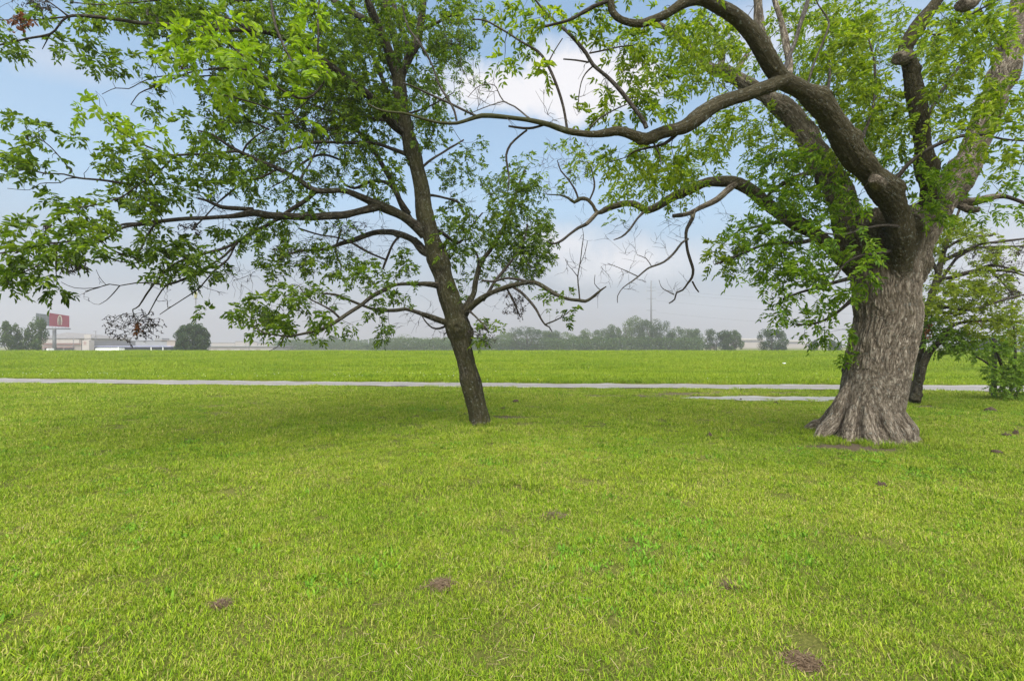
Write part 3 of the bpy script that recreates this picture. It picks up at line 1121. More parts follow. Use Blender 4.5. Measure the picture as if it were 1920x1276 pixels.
def spray(tree, name, px, py, rx, ry, d, n, mat, size, elong=2.2, label=None):
    """a hanging bunch of dry seeds or dead leaves: one child of the tree"""
    rng = tree.rng
    nodes = np.concatenate(tree.nodes)
    ctr = P(px, py - ry * .35, d)
    j = int(np.argmin(((nodes - ctr) ** 2).sum(1)))
    q = tree.bezier(nodes[j], np.array([0, 0, -1.0]), ctr, 7, 0.03)
    tree.thin.add(q, np.linspace(0.008, 0.005, 7), 5, 0.0)
    stems = [q[3:]]
    B, A = [], []
    m = max(5, n // 6)
    for k in range(m):
        a = rng.uniform(0, 2 * np.pi)
        rr = math.sqrt(rng.uniform(.05, 1))
        e = P(px + rx * rr * math.cos(a), py + ry * rr * math.sin(a) + ry * .15, d + rng.uniform(-.25, .25))
        st = stems[rng.randint(len(stems))]
        p0 = st[rng.randint(len(st) // 2, len(st))]
        w = tree.bezier(p0, unit(e - p0 + 1e-6), e, 6, 0.07)
        tree.thin.add(w, np.linspace(0.0042, 0.002, 6), 4, 0.0)
        stems.append(w)
        for t in range(7):
            i_ = rng.uniform(2, 5)
            i0 = min(int(i_), 4)
            p = w[i0] + (w[i0 + 1] - w[i0]) * (i_ - i0)
            B.append(p)
            A.append(unit(rng.normal(0, 0.7, 3) + np.array([0, 0, -.8])))
    B, A = np.array(B), np.array(A)
    v, f = leaflets(B, A, unit(rng.normal(0, 1, A.shape)), size * rng.uniform(0.6, 1.3, len(B)), size / elong * rng.uniform(0.7, 1.3, len(B)))
    o = mesh_np(name, v, f, 4, mat)
    tree.place(o)
    if label:
        o['label'] = label
    return o

# ------------------------------------------------------------------ the leaning tree (left of centre)
DA = 9.06
ash = Tree('leaning_tree', P(899, 795, DA), 21)
tag(ash.root, 'slender leaning tree with dark trunk and wide spreading crown over the lawn', 'tree')
ash.limb([(902, 803, 60, DA), (900, 793, 48, DA), (898, 780, 41, DA), (893, 760, 37, DA), (879, 700, 36, DA), (866, 645, 38, DA), (855, 600, 47, DA),
          (843, 560, 44, DA), (826, 500, 37, DA), (812, 455, 35, DA), (797, 405, 36, DA), (790, 350, 28, DA), (778, 300, 28, DA), (764, 250, 27, DA),
          (753, 200, 23, DA), (748, 150, 25, DA), (745, 132, 26, DA)], moss=0.45, wig=0.08)
ash.limb([(748, 150, 20, DA), (766, 112, 18, DA), (779, 85, 16, DA), (786, 57, 14, DA + .1), (795, 0, 13, DA + .2), (806, -90, 11, DA + .4), (820, -190, 7, DA + .6)], 0.3)
ash.limb([(748, 150, 22, DA), (735, 115, 20, DA - .1), (722, 80, 17, DA - .2), (708, 45, 15, DA - .3), (690, 0, 14, DA - .5), (665, -90, 11, DA - .8), (640, -190, 7, DA - 1)], 0.3)
ash.limb([(746, 140, 18, DA), (747, 105, 15, DA + .2), (738, 70, 14, DA + .4), (728, 30, 13, DA + .6), (722, -40, 10, DA + .8), (735, -150, 6, DA + 1)], 0.3)
ash.limb([(770, 105, 9, DA), (755, 55, 9, DA + .5), (742, 20, 9, DA + .8), (732, -20, 8, DA + 1)], 0.2)
ash.limb([(786, 58, 9, DA), (815, 45, 8, DA - .1), (840, 30, 6, DA - .2), (868, 26, 4, DA - .3)], 0.2)
ash.limb([(705, 45, 11, DA), (670, 30, 12, DA + .4), (640, 10, 12, DA + .8), (615, -10, 11, DA + 1.2), (570, -60, 8, DA + 1.6)], 0.3)
# long upper limb to the left
ash.limb([(763, 252, 22, DA), (744, 238, 19, DA - .1), (725, 215, 18, DA - .3), (705, 192, 18, DA - .5), (674, 166, 17, DA - .8), (640, 143, 15, DA - 1), (600, 112, 14, DA - 1.2),
          (560, 85, 13, DA - 1.3), (520, 68, 12, DA - 1.4), (482, 60, 11, DA - 1.5), (400, 55, 9, DA - 1.6), (334, 49, 9, DA - 1.7), (270, 45, 8, DA - 1.8), (219, 36, 7, DA - 1.9),
          (165, 31, 7, DA - 2), (125, 32, 6, DA - 2.1), (108, 50, 5, DA - 2.1), (94, 65, 5, DA - 2.1), (50, 73, 4, DA - 2.2), (0, 85, 4, DA - 2.2), (-50, 95, 3, DA - 2.3)], 0.2)
ash.limb([(125, 32, 4, DA - 2.1), (95, 34, 3, DA - 2), (40, 37, 3, DA - 1.9), (-10, 37, 2, DA - 1.9)], 0)
ash.limb([(127, 30, 4, DA - 2.1), (108, 15, 3, DA - 2.2), (80, -5, 3, DA - 2.3)], 0)
ash.limb([(93, 66, 4, DA - 2.1), (86, 80, 3, DA - 2), (80, 92, 2, DA - 2)], 0)
ash.limb([(480, 61, 7, DA - 1.5), (440, 40, 7, DA - 1.2), (400, 30, 6, DA - 1), (360, 33, 5, DA - .8)], 0.2)
ash.limb([(420, 0, 5, DA - .5), (395, 35, 5, DA - .8), (350, 55, 4, DA - 1), (305, 68, 3, DA - 1.2), (290, 55, 3, DA - 1.3), (240, 30, 2.5, DA - 1.5), (200, 8, 2, DA - 1.5)], 0.1)
ash.limb([(640, -10, 10, DA + .5), (560, -14, 10, DA), (500, -6, 9, DA - .6), (440, 2, 8, DA - 1), (390, -6, 7, DA - 1.2), (300, 0, 5, DA - 1.5), (200, 8, 3, DA - 1.7), (130, 2, 2, DA - 1.8)], 0.1)
# limb A, rising to the left from the fork at the crotch
ash.limb([(797, 440, 22, DA), (775, 420, 20, DA - .1), (745, 401, 19, DA - .3), (707, 385, 17, DA - .5), (665, 366, 14, DA - .7), (640, 358, 12, DA - .8), (592, 356, 11, DA - 1), (560, 338, 10, DA - 1.1),
          (522, 317, 9, DA - 1.2), (490, 303, 8, DA - 1.3), (455, 287, 7, DA - 1.4), (440, 284, 5, DA - 1.5), (390, 290, 4, DA - 1.6), (337, 292, 4, DA - 1.8), (312, 289, 3, DA - 1.9), (255, 264, 3, DA - 2), (205, 232, 2.5, DA - 2.1), (186, 219, 2, DA - 2.1)], 0.25)
ash.limb([(455, 287, 6, DA - 1.4), (425, 270, 5, DA - 1.5), (400, 252, 4, DA - 1.6), (372, 245, 3, DA - 1.7)], 0.1)
ash.limb([(455, 287, 4, DA - 1.4), (462, 272, 4, DA - 1.4), (480, 255, 3, DA - 1.4), (498, 243, 2, DA - 1.4)], 0.1)
# limb B, long and level to the left
ash.limb([(712, 387, 14, DA - .5), (690, 392, 14, DA - .6), (660, 400, 15, DA - .7), (640, 404, 15, DA - .8), (590, 406, 14, DA - 1), (545, 405, 13, DA - 1.2), (505, 403, 12, DA - 1.3), (475, 399, 12, DA - 1.4), (438, 406, 10, DA - 1.5),
          (400, 409, 9, DA - 1.6), (337, 412, 8, DA - 1.8), (270, 420, 7, DA - 2), (232, 428, 6, DA - 2.2), (208, 443, 5, DA - 2.4), (189, 451, 5, DA - 2.6), (150, 452, 4, DA - 2.8), (80, 458, 4, DA - 3), (35, 470, 4, DA - 3.1), (-20, 478, 3, DA - 3.2)], 0.2)
ash.limb([(475, 392, 8, DA - 1.4), (440, 391, 8, DA - 1.4), (415, 388, 7, DA - 1.5), (390, 376, 6, DA - 1.6), (372, 372, 4, DA - 1.7)], 0.1)
ash.limb([(275, 418, 5, DA - 2), (230, 421, 5, DA - 2), (205, 437, 4, DA - 2.2), (185, 447, 3, DA - 2.3)], 0.1)
ash.limb([(292, 418, 4, DA - 2), (280, 435, 4, DA - 2), (271, 452, 4, DA - 2.1), (266, 467, 3, DA - 2.1), (258, 474, 2, DA - 2.2)], 0)
ash.limb([(30, 474, 3, DA - 3), (75, 455, 3, DA - 3), (120, 460, 2, DA - 3)], 0)
ash.limb([(110, 480, 3, DA - 3), (60, 503, 3, DA - 3.1), (25, 520, 2, DA - 3.2)], 0)
ash.limb([(106, 470, 2.5, DA - 3), (105, 505, 2.5, DA - 3), (108, 525, 2, DA - 3)], 0)
# crossing limb down left to the seed bunch
ash.limb([(594, 358, 9, DA - 1), (570, 378, 9, DA - 1), (540, 398, 10, DA - 1), (510, 418, 9, DA - 1.1), (472, 438, 8, DA - 1.2), (445, 455, 7, DA - 1.3), (418, 467, 6, DA - 1.4), (395, 473, 6, DA - 1.5), (350, 485, 5, DA - 1.6), (320, 500, 5, DA - 1.7), (290, 530, 4, DA - 1.8), (275, 552, 4, DA - 1.8), (262, 573, 3, DA - 1.8), (250, 580, 2, DA - 1.8)], 0.2)
ash.limb([(445, 455, 6, DA - 1.3), (420, 480, 5, DA - 1.4), (390, 498, 4, DA - 1.5), (360, 515, 4, DA - 1.6), (330, 530, 4, DA - 1.6), (312, 536, 3, DA - 1.7), (297, 555, 3, DA - 1.7), (280, 585, 2, DA - 1.7)], 0.1)
ash.limb([(440, 462, 5, DA - 1.3), (428, 485, 4, DA - 1.4), (405, 505, 4, DA - 1.5), (385, 527, 3, DA - 1.6), (372, 542, 3, DA - 1.6), (345, 560, 2, DA - 1.7), (322, 575, 2, DA - 1.8), (300, 590, 1.5, DA - 1.8)], 0)
ash.limb([(312, 536, 3, DA - 1.7), (285, 531, 3, DA - 1.9), (255, 531, 2.5, DA - 2), (225, 536, 2, DA - 2.1), (205, 533, 2, DA - 2.2), (185, 540, 2, DA - 2.2), (160, 547, 1.5, DA - 2.3)], 0, dead=True)
ash.limb([(224, 536, 2, DA - 2.1), (214, 548, 2, DA - 2.1), (200, 562, 1.5, DA - 2.1), (186, 570, 1.2, DA - 2.1)], 0, dead=True)
ash.limb([(205, 533, 1.5, DA - 2.2), (175, 540, 1.5, DA - 2.3), (140, 539, 1.2, DA - 2.4), (115, 528, 1, DA - 2.4)], 0, dead=True)
ash.limb([(198, 533, 1.3, DA - 2.2), (187, 520, 1.2, DA - 2.2), (180, 505, 1, DA - 2.2)], 0, dead=True)
ash.limb([(190, 451, 3, DA - 2.6), (212, 470, 2.5, DA - 2.4), (245, 480, 2.5, DA - 2.2), (280, 497, 2, DA - 2)], 0)
ash.limb([(190, 478, 2, DA - 2.5), (225, 490, 2, DA - 2.3), (260, 493, 2, DA - 2)], 0)
# limb C
ash.limb([(808, 478, 16, DA), (792, 467, 14, DA + .2), (775, 450, 13, DA + .4), (744, 436, 12, DA + .6), (722, 434, 11, DA + .8), (701, 437, 10, DA + .9), (670, 448, 9, DA + 1), (640, 455, 8, DA + 1.1), (610, 466, 7, DA + 1.2), (570, 470, 6, DA + 1.3), (540, 478, 4, DA + 1.4)], 0.2)
ash.limb([(752, 440, 6, DA + .6), (738, 455, 5, DA + .5), (728, 475, 5, DA + .4), (722, 490, 5, DA + .4), (718, 505, 4, DA + .4)], 0)
ash.limb([(722, 486, 4, DA + .4), (695, 475, 4, DA + .3), (670, 462, 4, DA + .3), (640, 448, 3, DA + .2), (600, 440, 3, DA + .1), (560, 428, 3, DA)], 0)
ash.limb([(640, 430, 4, DA + 1), (630, 470, 4, DA + .8), (640, 500, 3, DA + .7), (634, 525, 2, DA + .7)], 0)
# limb D
ash.limb([(832, 540, 14, DA), (819, 535, 12, DA - .1), (800, 532, 10, DA - .3), (775, 531, 9, DA - .5), (750, 532, 8, DA - .7), (734, 535, 8, DA - .8), (701, 552, 8, DA - 1.1), (674, 574, 8, DA - 1.3), (640, 596, 8, DA - 1.5), (613, 612, 7, DA - 1.7), (580, 622, 5, DA - 1.9), (539, 629, 4, DA - 2.1), (520, 626, 3, DA - 2.2), (499, 624, 2.5, DA - 2.3), (478, 612, 2, DA - 2.3)], 0.3)
ash.limb([(638, 597, 4, DA - 1.5), (622, 582, 4, DA - 1.6), (600, 570, 3, DA - 1.7), (575, 556, 3, DA - 1.7), (560, 535, 2, DA - 1.7)], 0)
ash.limb([(534, 630, 2, DA - 2.1), (527, 641, 1.8, DA - 2.1), (519, 650, 1.2, DA - 2.1), (505, 657, 1, DA - 2.1)], 0, dead=True)
# limb E
ash.limb([(848, 612, 13, DA), (834, 604, 11, DA - .1), (809, 594, 9, DA - .3), (782, 584, 8, DA - .5), (762, 578, 7, DA - .6), (745, 580, 7, DA - .7), (707, 580, 6, DA - .9), (685, 574, 5, DA - 1), (655, 562, 5, DA - 1.1), (630, 552, 4, DA - 1.2), (605, 550, 3, DA - 1.3)], 0.3)
ash.limb([(842, 608, 5, DA), (825, 615, 4, DA + .1), (812, 614, 3, DA + .2), (800, 604, 2.5, DA + .3), (790, 590, 2, DA + .3)], 0)
ash.limb([(845, 612, 4, DA), (838, 622, 3, DA), (832, 626, 2.5, DA)], 0)
# right-hand limbs
ash.limb([(866, 596, 18, DA), (874, 578, 15, DA + .1), (882, 560, 13, DA + .2), (889, 545, 12, DA + .3), (896, 511, 11, DA + .5), (902, 490, 10, DA + .6), (915, 475, 8, DA + .8), (930, 455, 7, DA + 1), (945, 425, 6, DA + 1.1), (960, 390, 5, DA + 1.2), (972, 350, 4, DA + 1.3), (985, 320, 3, DA + 1.4)], 0.3)
ash.limb([(900, 500, 5, DA + .5), (895, 478, 4, DA + .5), (885, 466, 4, DA + .4), (868, 470, 3, DA + .3)], 0)
ash.limb([(868, 592, 14, DA), (877, 582, 12, DA - .1), (896, 565, 11, DA - .2), (926, 548, 10, DA - .4), (945, 541, 10, DA - .5), (960, 536, 10, DA - .6), (985, 531, 9, DA - .7), (1002, 530, 9, DA - .8), (1018, 537, 8, DA - .9), (1038, 550, 8, DA - 1), (1055, 558, 7, DA - 1.1), (1071, 562, 7, DA - 1.2), (1085, 563, 7, DA - 1.2), (1097, 565, 7, DA - 1.3), (1108, 559, 6, DA - 1.3), (1118, 551, 6, DA - 1.4), (1126, 544, 4, DA - 1.4), (1136, 537, 2, DA - 1.4)], 0.35, wig=0.25)
ash.limb([(906, 563, 7, DA - .2), (930, 525, 6, DA), (955, 495, 5, DA + .2), (980, 455, 4, DA + .4), (990, 420, 3, DA + .6)], 0)
ash.limb([(1087, 562, 3, DA - 1.2), (1085, 540, 3, DA - 1.2), (1083, 518, 2.5, DA - 1.2), (1088, 490, 2, DA - 1.2), (1092, 460, 1.8, DA - 1.2), (1095, 440, 1.2, DA - 1.2), (1092, 425, 0.9, DA - 1.2)], 0, dead=True)
ash.limb([(1083, 518, 2, DA - 1.2), (1073, 505, 1.5, DA - 1.2), (1064, 495, 1.2, DA - 1.2), (1060, 485, 1, DA - 1.2)], 0, dead=True)
ash.limb([(1086, 500, 1.4, DA - 1.2), (1098, 470, 1.2, DA - 1.2), (1102, 450, 1, DA - 1.2)], 0, dead=True)
ash.limb([(1126, 544, 2, DA - 1.4), (1115, 532, 1.6, DA - 1.4), (1116, 515, 1.2, DA - 1.4)], 0, dead=True)
ash.limb([(960, 537, 5, DA - .6), (978, 548, 5, DA - .7), (994, 565, 5, DA - .8), (1005, 580, 5, DA - .9), (1014, 598, 4, DA - 1), (1022, 608, 4, DA - 1), (1030, 612, 3, DA - 1), (1036, 621, 2, DA - 1)], 0)
ash.limb([(1022, 608, 3, DA - 1), (1040, 601, 3, DA - 1.1), (1055, 593, 2, DA - 1.2), (1070, 582, 2, DA - 1.2)], 0)
ash.limb([(950, 540, 4, DA - .5), (962, 562, 4, DA - .6), (970, 580, 3, DA - .6), (977, 595, 2, DA - .6)], 0)
ash.limb([(1000, 530, 6, DA - .8), (955, 520, 5, DA - .4), (925, 527, 4, DA - .2), (905, 526, 4, DA)], 0)
ash.limb([(877, 580, 5, DA - .1), (890, 592, 4, DA - .3), (905, 608, 4, DA - .4), (915, 622, 3, DA - .5)], 0)
ash.limb([(800, 420, 7, DA), (830, 438, 6, DA + .4), (860, 455, 5, DA + .7), (880, 430, 4, DA + .9), (905, 400, 3, DA + 1)], 0.1)
ash.limb([(786, 370, 6, DA), (805, 366, 6, DA + .2), (835, 372, 5, DA + .4), (860, 380, 5, DA + .6), (868, 398, 4, DA + .7), (880, 404, 3, DA + .8)], 0.1)
ash.limb([(784, 320, 6, DA), (810, 300, 5, DA + .4), (840, 280, 4, DA + .7), (870, 262, 3, DA + .9)], 0.1)
ash.limb([(764, 290, 9, DA), (740, 280, 8, DA - .1), (715, 272, 7, DA - .3), (687, 269, 7, DA - .5), (640, 267, 6, DA - .8), (605, 266, 6, DA - 1), (583, 268, 5, DA - 1.1), (560, 278, 4, DA - 1.2), (540, 285, 4, DA - 1.3), (528, 290, 3, DA - 1.3)], 0.1)
ash.limb([(775, 418, 10, DA), (755, 385, 10, DA + .3), (735, 340, 10, DA + .5), (712, 300, 9, DA + .7), (690, 268, 8, DA + .9), (662, 236, 8, DA + 1.1), (640, 218, 7, DA + 1.2), (605, 205, 5, DA + 1.3), (570, 190, 4, DA + 1.4)], 0.3)
ash.limb([(768, 400, 8, DA), (748, 370, 8, DA + .1), (735, 350, 7, DA + .2), (715, 340, 6, DA + .3), (690, 342, 6, DA + .3), (665, 352, 5, DA + .3), (645, 345, 4, DA + .3)], 0.1)
ash.limb([(730, 225, 8, DA), (700, 222, 7, DA + .3), (668, 205, 6, DA + .5), (640, 185, 5, DA + .7), (600, 180, 4, DA + .8)], 0.1)
ash.limb([(753, 235, 9, DA), (738, 200, 9, DA + .4), (728, 170, 8, DA + .6), (710, 130, 8, DA + .8), (690, 90, 7, DA + 1), (672, 50, 6, DA + 1.2), (660, -10, 5, DA + 1.4)], 0.3)
# near hanging shoots with big fresh leaves, let down from a high limb that comes forward
ash.limb([(690, -30, 11, DA - .6), (640, -110, 10, 7.2), (590, -150, 9, 6.2), (545, -110, 7, 5.6), (512, -20, 5, 5.3), (516, 40, 5, 5.2), (532, 85, 4, 5.1), (548, 115, 4, 5.0)], 0.2)
ash.limb([(590, -150, 8, 6.2), (600, -60, 6, 5.5), (595, 20, 4, 5.3), (597, 60, 4, 5.2), (598, 110, 4, 5.2), (614, 130, 4, 5.2), (610, 152, 4, 5.1), (588, 178, 5, 5), (560, 182, 5, 4.9), (520, 160, 4, 4.8), (485, 135, 4, 4.7), (440, 127, 3, 4.6), (390, 128, 3, 4.5)], 0.2)
ash.limb([(485, 135, 3, 4.7), (455, 105, 3, 4.6), (430, 85, 3, 4.6), (412, 60, 2, 4.5), (405, 40, 2, 4.5)], 0.1)
ash.limb([(590, 178, 3, 5), (540, 215, 3, 4.9), (510, 205, 3, 4.9), (468, 190, 3, 4.9), (420, 178, 2.5, 4.8)], 0.1)
for rows in (
    [(505, 243, 4, DA - 1.2), (470, 228, 3, DA - 1.3), (440, 231, 3, DA - 1.4), (400, 225, 2, DA - 1.5), (370, 215, 2, DA - 1.5)],
    [(440, 130, 3, DA - 1), (365, 135, 3, DA - 1.3), (320, 150, 3, DA - 1.5), (285, 165, 3, DA - 1.6), (262, 175, 2.5, DA - 1.6), (246, 195, 2, DA - 1.7)],
    [(440, 140, 3, DA - 1), (365, 143, 3, DA - 1.2), (320, 141, 3, DA - 1.4), (285, 145, 2.5, DA - 1.5), (260, 155, 2, DA - 1.6), (240, 166, 1.8, DA - 1.6), (215, 165, 1.5, DA - 1.7), (190, 177, 1.2, DA - 1.7)],
    [(240, 345, 5, DA - 2), (190, 337, 4, DA - 2.1), (148, 333, 4, DA - 2.2), (120, 326, 3, DA - 2.3), (85, 325, 3, DA - 2.4), (45, 318, 2.5, DA - 2.5), (0, 332, 2, DA - 2.5)],
    [(148, 333, 3, DA - 2.2), (125, 335, 2.5, DA - 2.2), (113, 343, 2, DA - 2.2), (75, 344, 2, DA - 2.3), (55, 356, 1.5, DA - 2.3), (15, 353, 1, DA - 2.3)],
    [(135, 322, 2.5, DA - 2.2), (115, 298, 2, DA - 2.2), (95, 275, 2, DA - 2.3), (70, 255, 1.5, DA - 2.3)],
    [(520, 317, 5, DA - 1.2), (495, 330, 5, DA - 1.2), (460, 340, 4, DA - 1.3), (430, 360, 4, DA - 1.3), (405, 382, 3, DA - 1.4), (385, 405, 3, DA - 1.5), (360, 432, 2.5, DA - 1.6)],
    [(640, 300, 5, DA), (600, 290, 5, DA - .4), (560, 310, 4, DA - .7), (535, 335, 3, DA - .9), (510, 350, 3, DA - 1)],
    [(560, 340, 5, DA - 1), (585, 300, 4, DA - .8), (600, 262, 4, DA - .6), (620, 240, 3, DA - .4)],
    [(330, 290, 4, DA - 1.8), (300, 320, 4, DA - 1.9), (255, 350, 3, DA - 2.1), (225, 370, 3, DA - 2.3), (170, 385, 2.5, DA - 2.6), (110, 390, 2, DA - 2.9)],
    [(760, 215, 5, DA), (790, 205, 4, DA - .2), (815, 195, 3, DA - .3), (850, 175, 2, DA - .4)]):
    ash.limb(rows, 0)

A1 = [  # px, py, rx, ry, cover, depth, spread : small-leaved outer sprays, mid tone
    (30, 15, 60, 25, .5, 7.2, .6), (25, 70, 35, 22, .9, 7, .5), (180, 22, 70, 28, .9, 7.6, .8), (290, 18, 70, 32, 1.2, 8, 1), (290, 62, 40, 14, .9, 7.3, .6), (115, 84, 16, 16, 1, 7, .4),
    (140, 86, 26, 12, 1.2, 7, .4), (165, 112, 28, 14, .9, 7, .5), (205, 130, 24, 14, 1, 7, .5), (232, 105, 32, 20, .8, 7.2, .6), (285, 100, 45, 18, .7, 7.4, .7), (270, 155, 25, 14, .5, 7.4, .5), (284, 195, 10, 10, .8, 7, .3),
    (180, 65, 14, 5, .9, 7.2, .3), (230, 232, 12, 12, .3, 7, .3), (55, 240, 42, 24, 1.15, 6.7, .5), (20, 300, 38, 32, 1.0, 6.6, .5), (60, 318, 40, 16, .7, 6.7, .5), (140, 262, 12, 16, 1, 7, .3), (110, 295, 18, 9, .9, 6.8, .3),
    (200, 280, 26, 15, 1.1, 7, .4), (165, 305, 30, 14, .9, 6.9, .4), (215, 310, 26, 20, .9, 7, .4), (280, 280, 38, 16, .9, 7, .5), (290, 300, 30, 22, 1, 7.1, .5), (255, 340, 50, 32, 1.2, 7.1, .6), (285, 378, 38, 35, 1.15, 7.2, .6),
    (345, 330, 22, 26, 1, 7.3, .5), (355, 365, 32, 24, 1, 7.3, .5), (340, 216, 14, 10, .9, 7, .3),
    (85, 380, 26, 18, 1, 6.3, .4), (150, 395, 56, 32, 1.3, 6.2, .5), (50, 435, 55, 24, 1.25, 6.0, .4), (120, 455, 70, 34, 1.3, 6.0, .5), (45, 490, 50, 35, 1.25, 6, .4), (20, 520, 30, 22, 1, 6, .3), (80, 527, 26, 14, .9, 6, .3), (100, 545, 10, 9, .8, 6, .2), (30, 538, 30, 8, .6, 6, .3),
    (195, 455, 26, 24, 1, 6.5, .4), (235, 472, 22, 14, 1, 6.9, .4), (265, 430, 40, 22, .7, 7.2, .5), (295, 430, 16, 26, .7, 7.2, .4),
    (300, 485, 35, 30, 1.1, 7.4, .6), (345, 470, 45, 36, 1.25, 7.4, .6), (380, 500, 38, 26, .9, 7.5, .6), (420, 430, 30, 22, .9, 7.6, .6), (460, 440, 36, 28, .9, 7.8, .7),
    (390, 275, 40, 36, 1.1, 7.6, .7), (430, 320, 50, 32, 1.3, 7.6, .6), (500, 300, 38, 32, 1.2, 7.9, .7), (420, 215, 45, 26, 1.1, 7.8, .7), (425, 165, 60, 30, 1, 8, .9), (470, 350, 45, 20, .6, 7.9, .7), (520, 365, 60, 24, .65, 8.2, .8),
    (590, 390, 30, 18, 1, 8.3, .6), (560, 290, 50, 50, .45, 8.4, 1), (600, 330, 40, 40, .55, 8.6, 1), (520, 215, 60, 30, .35, 8.4, .9),
    (500, 420, 55, 22, .8, 8, .7), (540, 440, 40, 30, .9, 8.1, .7), (510, 500, 28, 26, 1.15, 7.9, .5), (600, 480, 36, 34, 1.15, 8.4, .7), (550, 480, 40, 26, .8, 8.2, .6), (640, 430, 30, 18, .6, 8.6, .7), (640, 490, 20, 25, .9, 8.6, .5),
    (405, 575, 36, 9, .7, 7, .4), (475, 590, 40, 28, 1.1, 7.1, .5), (530, 590, 42, 38, 1.15, 7.2, .6), (575, 550, 42, 24, 1.1, 7.4, .6), (540, 545, 30, 22, .8, 7.4, .5), (600, 600, 24, 32, 1, 7.3, .5), (595, 632, 18, 9, 1, 7.3, .3), (495, 618, 20, 9, .9, 7, .3), (625, 545, 20, 20, .8, 7.6, .5), (480, 560, 14, 14, .6, 7.1, .4),
    (680, 515, 34, 34, 1.05, 8, .6), (660, 490, 22, 16, .9, 8, .5), (715, 545, 26, 22, .7, 8.2, .5), (755, 515, 32, 34, .75, 8.6, .6), (660, 620, 18, 16, 1, 7.8, .4), (710, 605, 22, 22, .95, 8, .4), (708, 635, 12, 11, .95, 8, .3), (770, 560, 32, 20, .5, 8.6, .6), (762, 480, 26, 18, .8, 8.8, .5), (690, 570, 30, 14, .5, 8, .5),
    (865, 440, 50, 36, .95, 9.5, .8), (845, 465, 34, 30, .85, 9.3, .7), (895, 430, 30, 26, .8, 9.6, .7), (890, 500, 45, 36, .55, 9.4, .7), (870, 545, 26, 26, .45, 9.2, .5), (855, 395, 40, 30, .55, 9.4, .8), (880, 300, 26, 34, .55, 9.6, .7), (830, 300, 34, 36, .55, 9.3, .7), (865, 340, 32, 28, .5, 9.5, .7), (900, 262, 20, 14, .4, 9.6, .5),
    (985, 400, 46, 80, 1.3, 10, 1), (960, 340, 42, 42, 1.0, 10.2, .9), (1000, 480, 38, 32, 1.15, 9.9, .8), (950, 450, 38, 60, 1.05, 9.9, .9), (925, 360, 16, 50, .6, 9.8, .6), (925, 420, 26, 40, .7, 9.7, .7), (975, 510, 40, 18, .8, 9.8, .6), (1020, 440, 22, 50, 1, 10, .7), (985, 300, 26, 12, .7, 10.2, .6),
    (1018, 565, 14, 18, .8, 8.2, .3), (1030, 548, 16, 10, .7, 8.2, .3), (1068, 580, 18, 9, .9, 7.9, .3), (1062, 549, 7, 6, 1, 7.9, .2), (1055, 595, 12, 9, .7, 8, .2),
    (915, 620, 26, 24, .9, 8.6, .4), (895, 635, 30, 12, .5, 8.6, .4),
    (700, 300, 55, 60, .75, 9, 1), (660, 240, 45, 50, .75, 8.8, 1), (720, 350, 36, 40, .6, 9.2, .8), (690, 190, 45, 45, .8, 9, 1), (640, 190, 40, 60, .85, 8.6, 1), (735, 180, 26, 45, .6, 8.8, .8), (660, 100, 60, 60, .9, 9, 1.2), (735, 60, 60, 60, .75, 9.2, 1.2), (690, 30, 60, 40, .8, 9.3, 1.2),
    (795, 152, 34, 26, .85, 8.8, .6), (805, 205, 26, 30, .8, 8.8, .6), (800, 245, 26, 30, .75, 8.9, .6), (840, 60, 42, 52, .75, 9, .8), (870, 22, 36, 22, .7, 8.8, .6), (845, 85, 40, 18, .7, 9, .6), (775, 30, 30, 40, .45, 9.2, .8),
    (590, 90, 60, 90, .7, 8.6, 1.2), (540, 40, 80, 50, .8, 8.6, 1.2), (420, 45, 80, 45, 1.1, 8, 1), (370, 95, 45, 40, .7, 8, .9), (480, 130, 60, 60, .7, 8.6, 1.2), (600, 220, 40, 40, .5, 8.6, 1), (340, 20, 60, 26, 1.1, 8, .9), (560, 160, 60, 40, .7, 8.6, 1),
    (700, -90, 160, 80, .14, 9.2, 2), (520, -100, 160, 80, .14, 8.6, 2), (840, -90, 80, 80, .14, 9.4, 1.5), (330, -60, 120, 50, .2, 8, 1.2), (750, 100, 150, 160, .25, 11, 1.2), (560, 250, 140, 120, .22, 10.5, 1)]
A2 = [  # near sprays, sunlight painted into the leaf colour, with big fresh leaves
    (395, 95, 72, 58, 1.15, 4.6, .35), (450, 60, 50, 40, .8, 4.7, .3), (470, 120, 55, 32, .9, 4.7, .3), (365, 140, 40, 20, .9, 4.6, .25), (355, 70, 30, 26, .9, 4.5, .25), (545, 40, 40, 46, .9, 5.2, .3), (575, 130, 32, 38, 1.2, 5.1, .3), (560, 160, 36, 20, .8, 5, .3),
    (605, 40, 30, 40, .6, 5.3, .3), (168, 193, 36, 18, 1.5, 5.6, .25), (287, 250, 20, 11, 1.1, 5.8, .2), (218, 240, 10, 12, .7, 5.8, .15), (430, 205, 22, 20, .8, 5, .3), (575, 225, 25, 12, .4, 5.2, .3), (665, 505, 26, 22, .7, 7.8, .4)]
tips = (ash.clusters([c for c in A1 if c[5] < 7.7], 'leaf', 185.0) + ash.clusters([c for c in A1 if c[5] >= 7.7 and c[1] >= 260], 'small', 150.0) + ash.clusters([c for c in A1 if c[5] >= 7.7 and c[1] < 260], 'small', 92.0)
        + ash.clusters(A2, 'fresh', 330.0, 9.0))
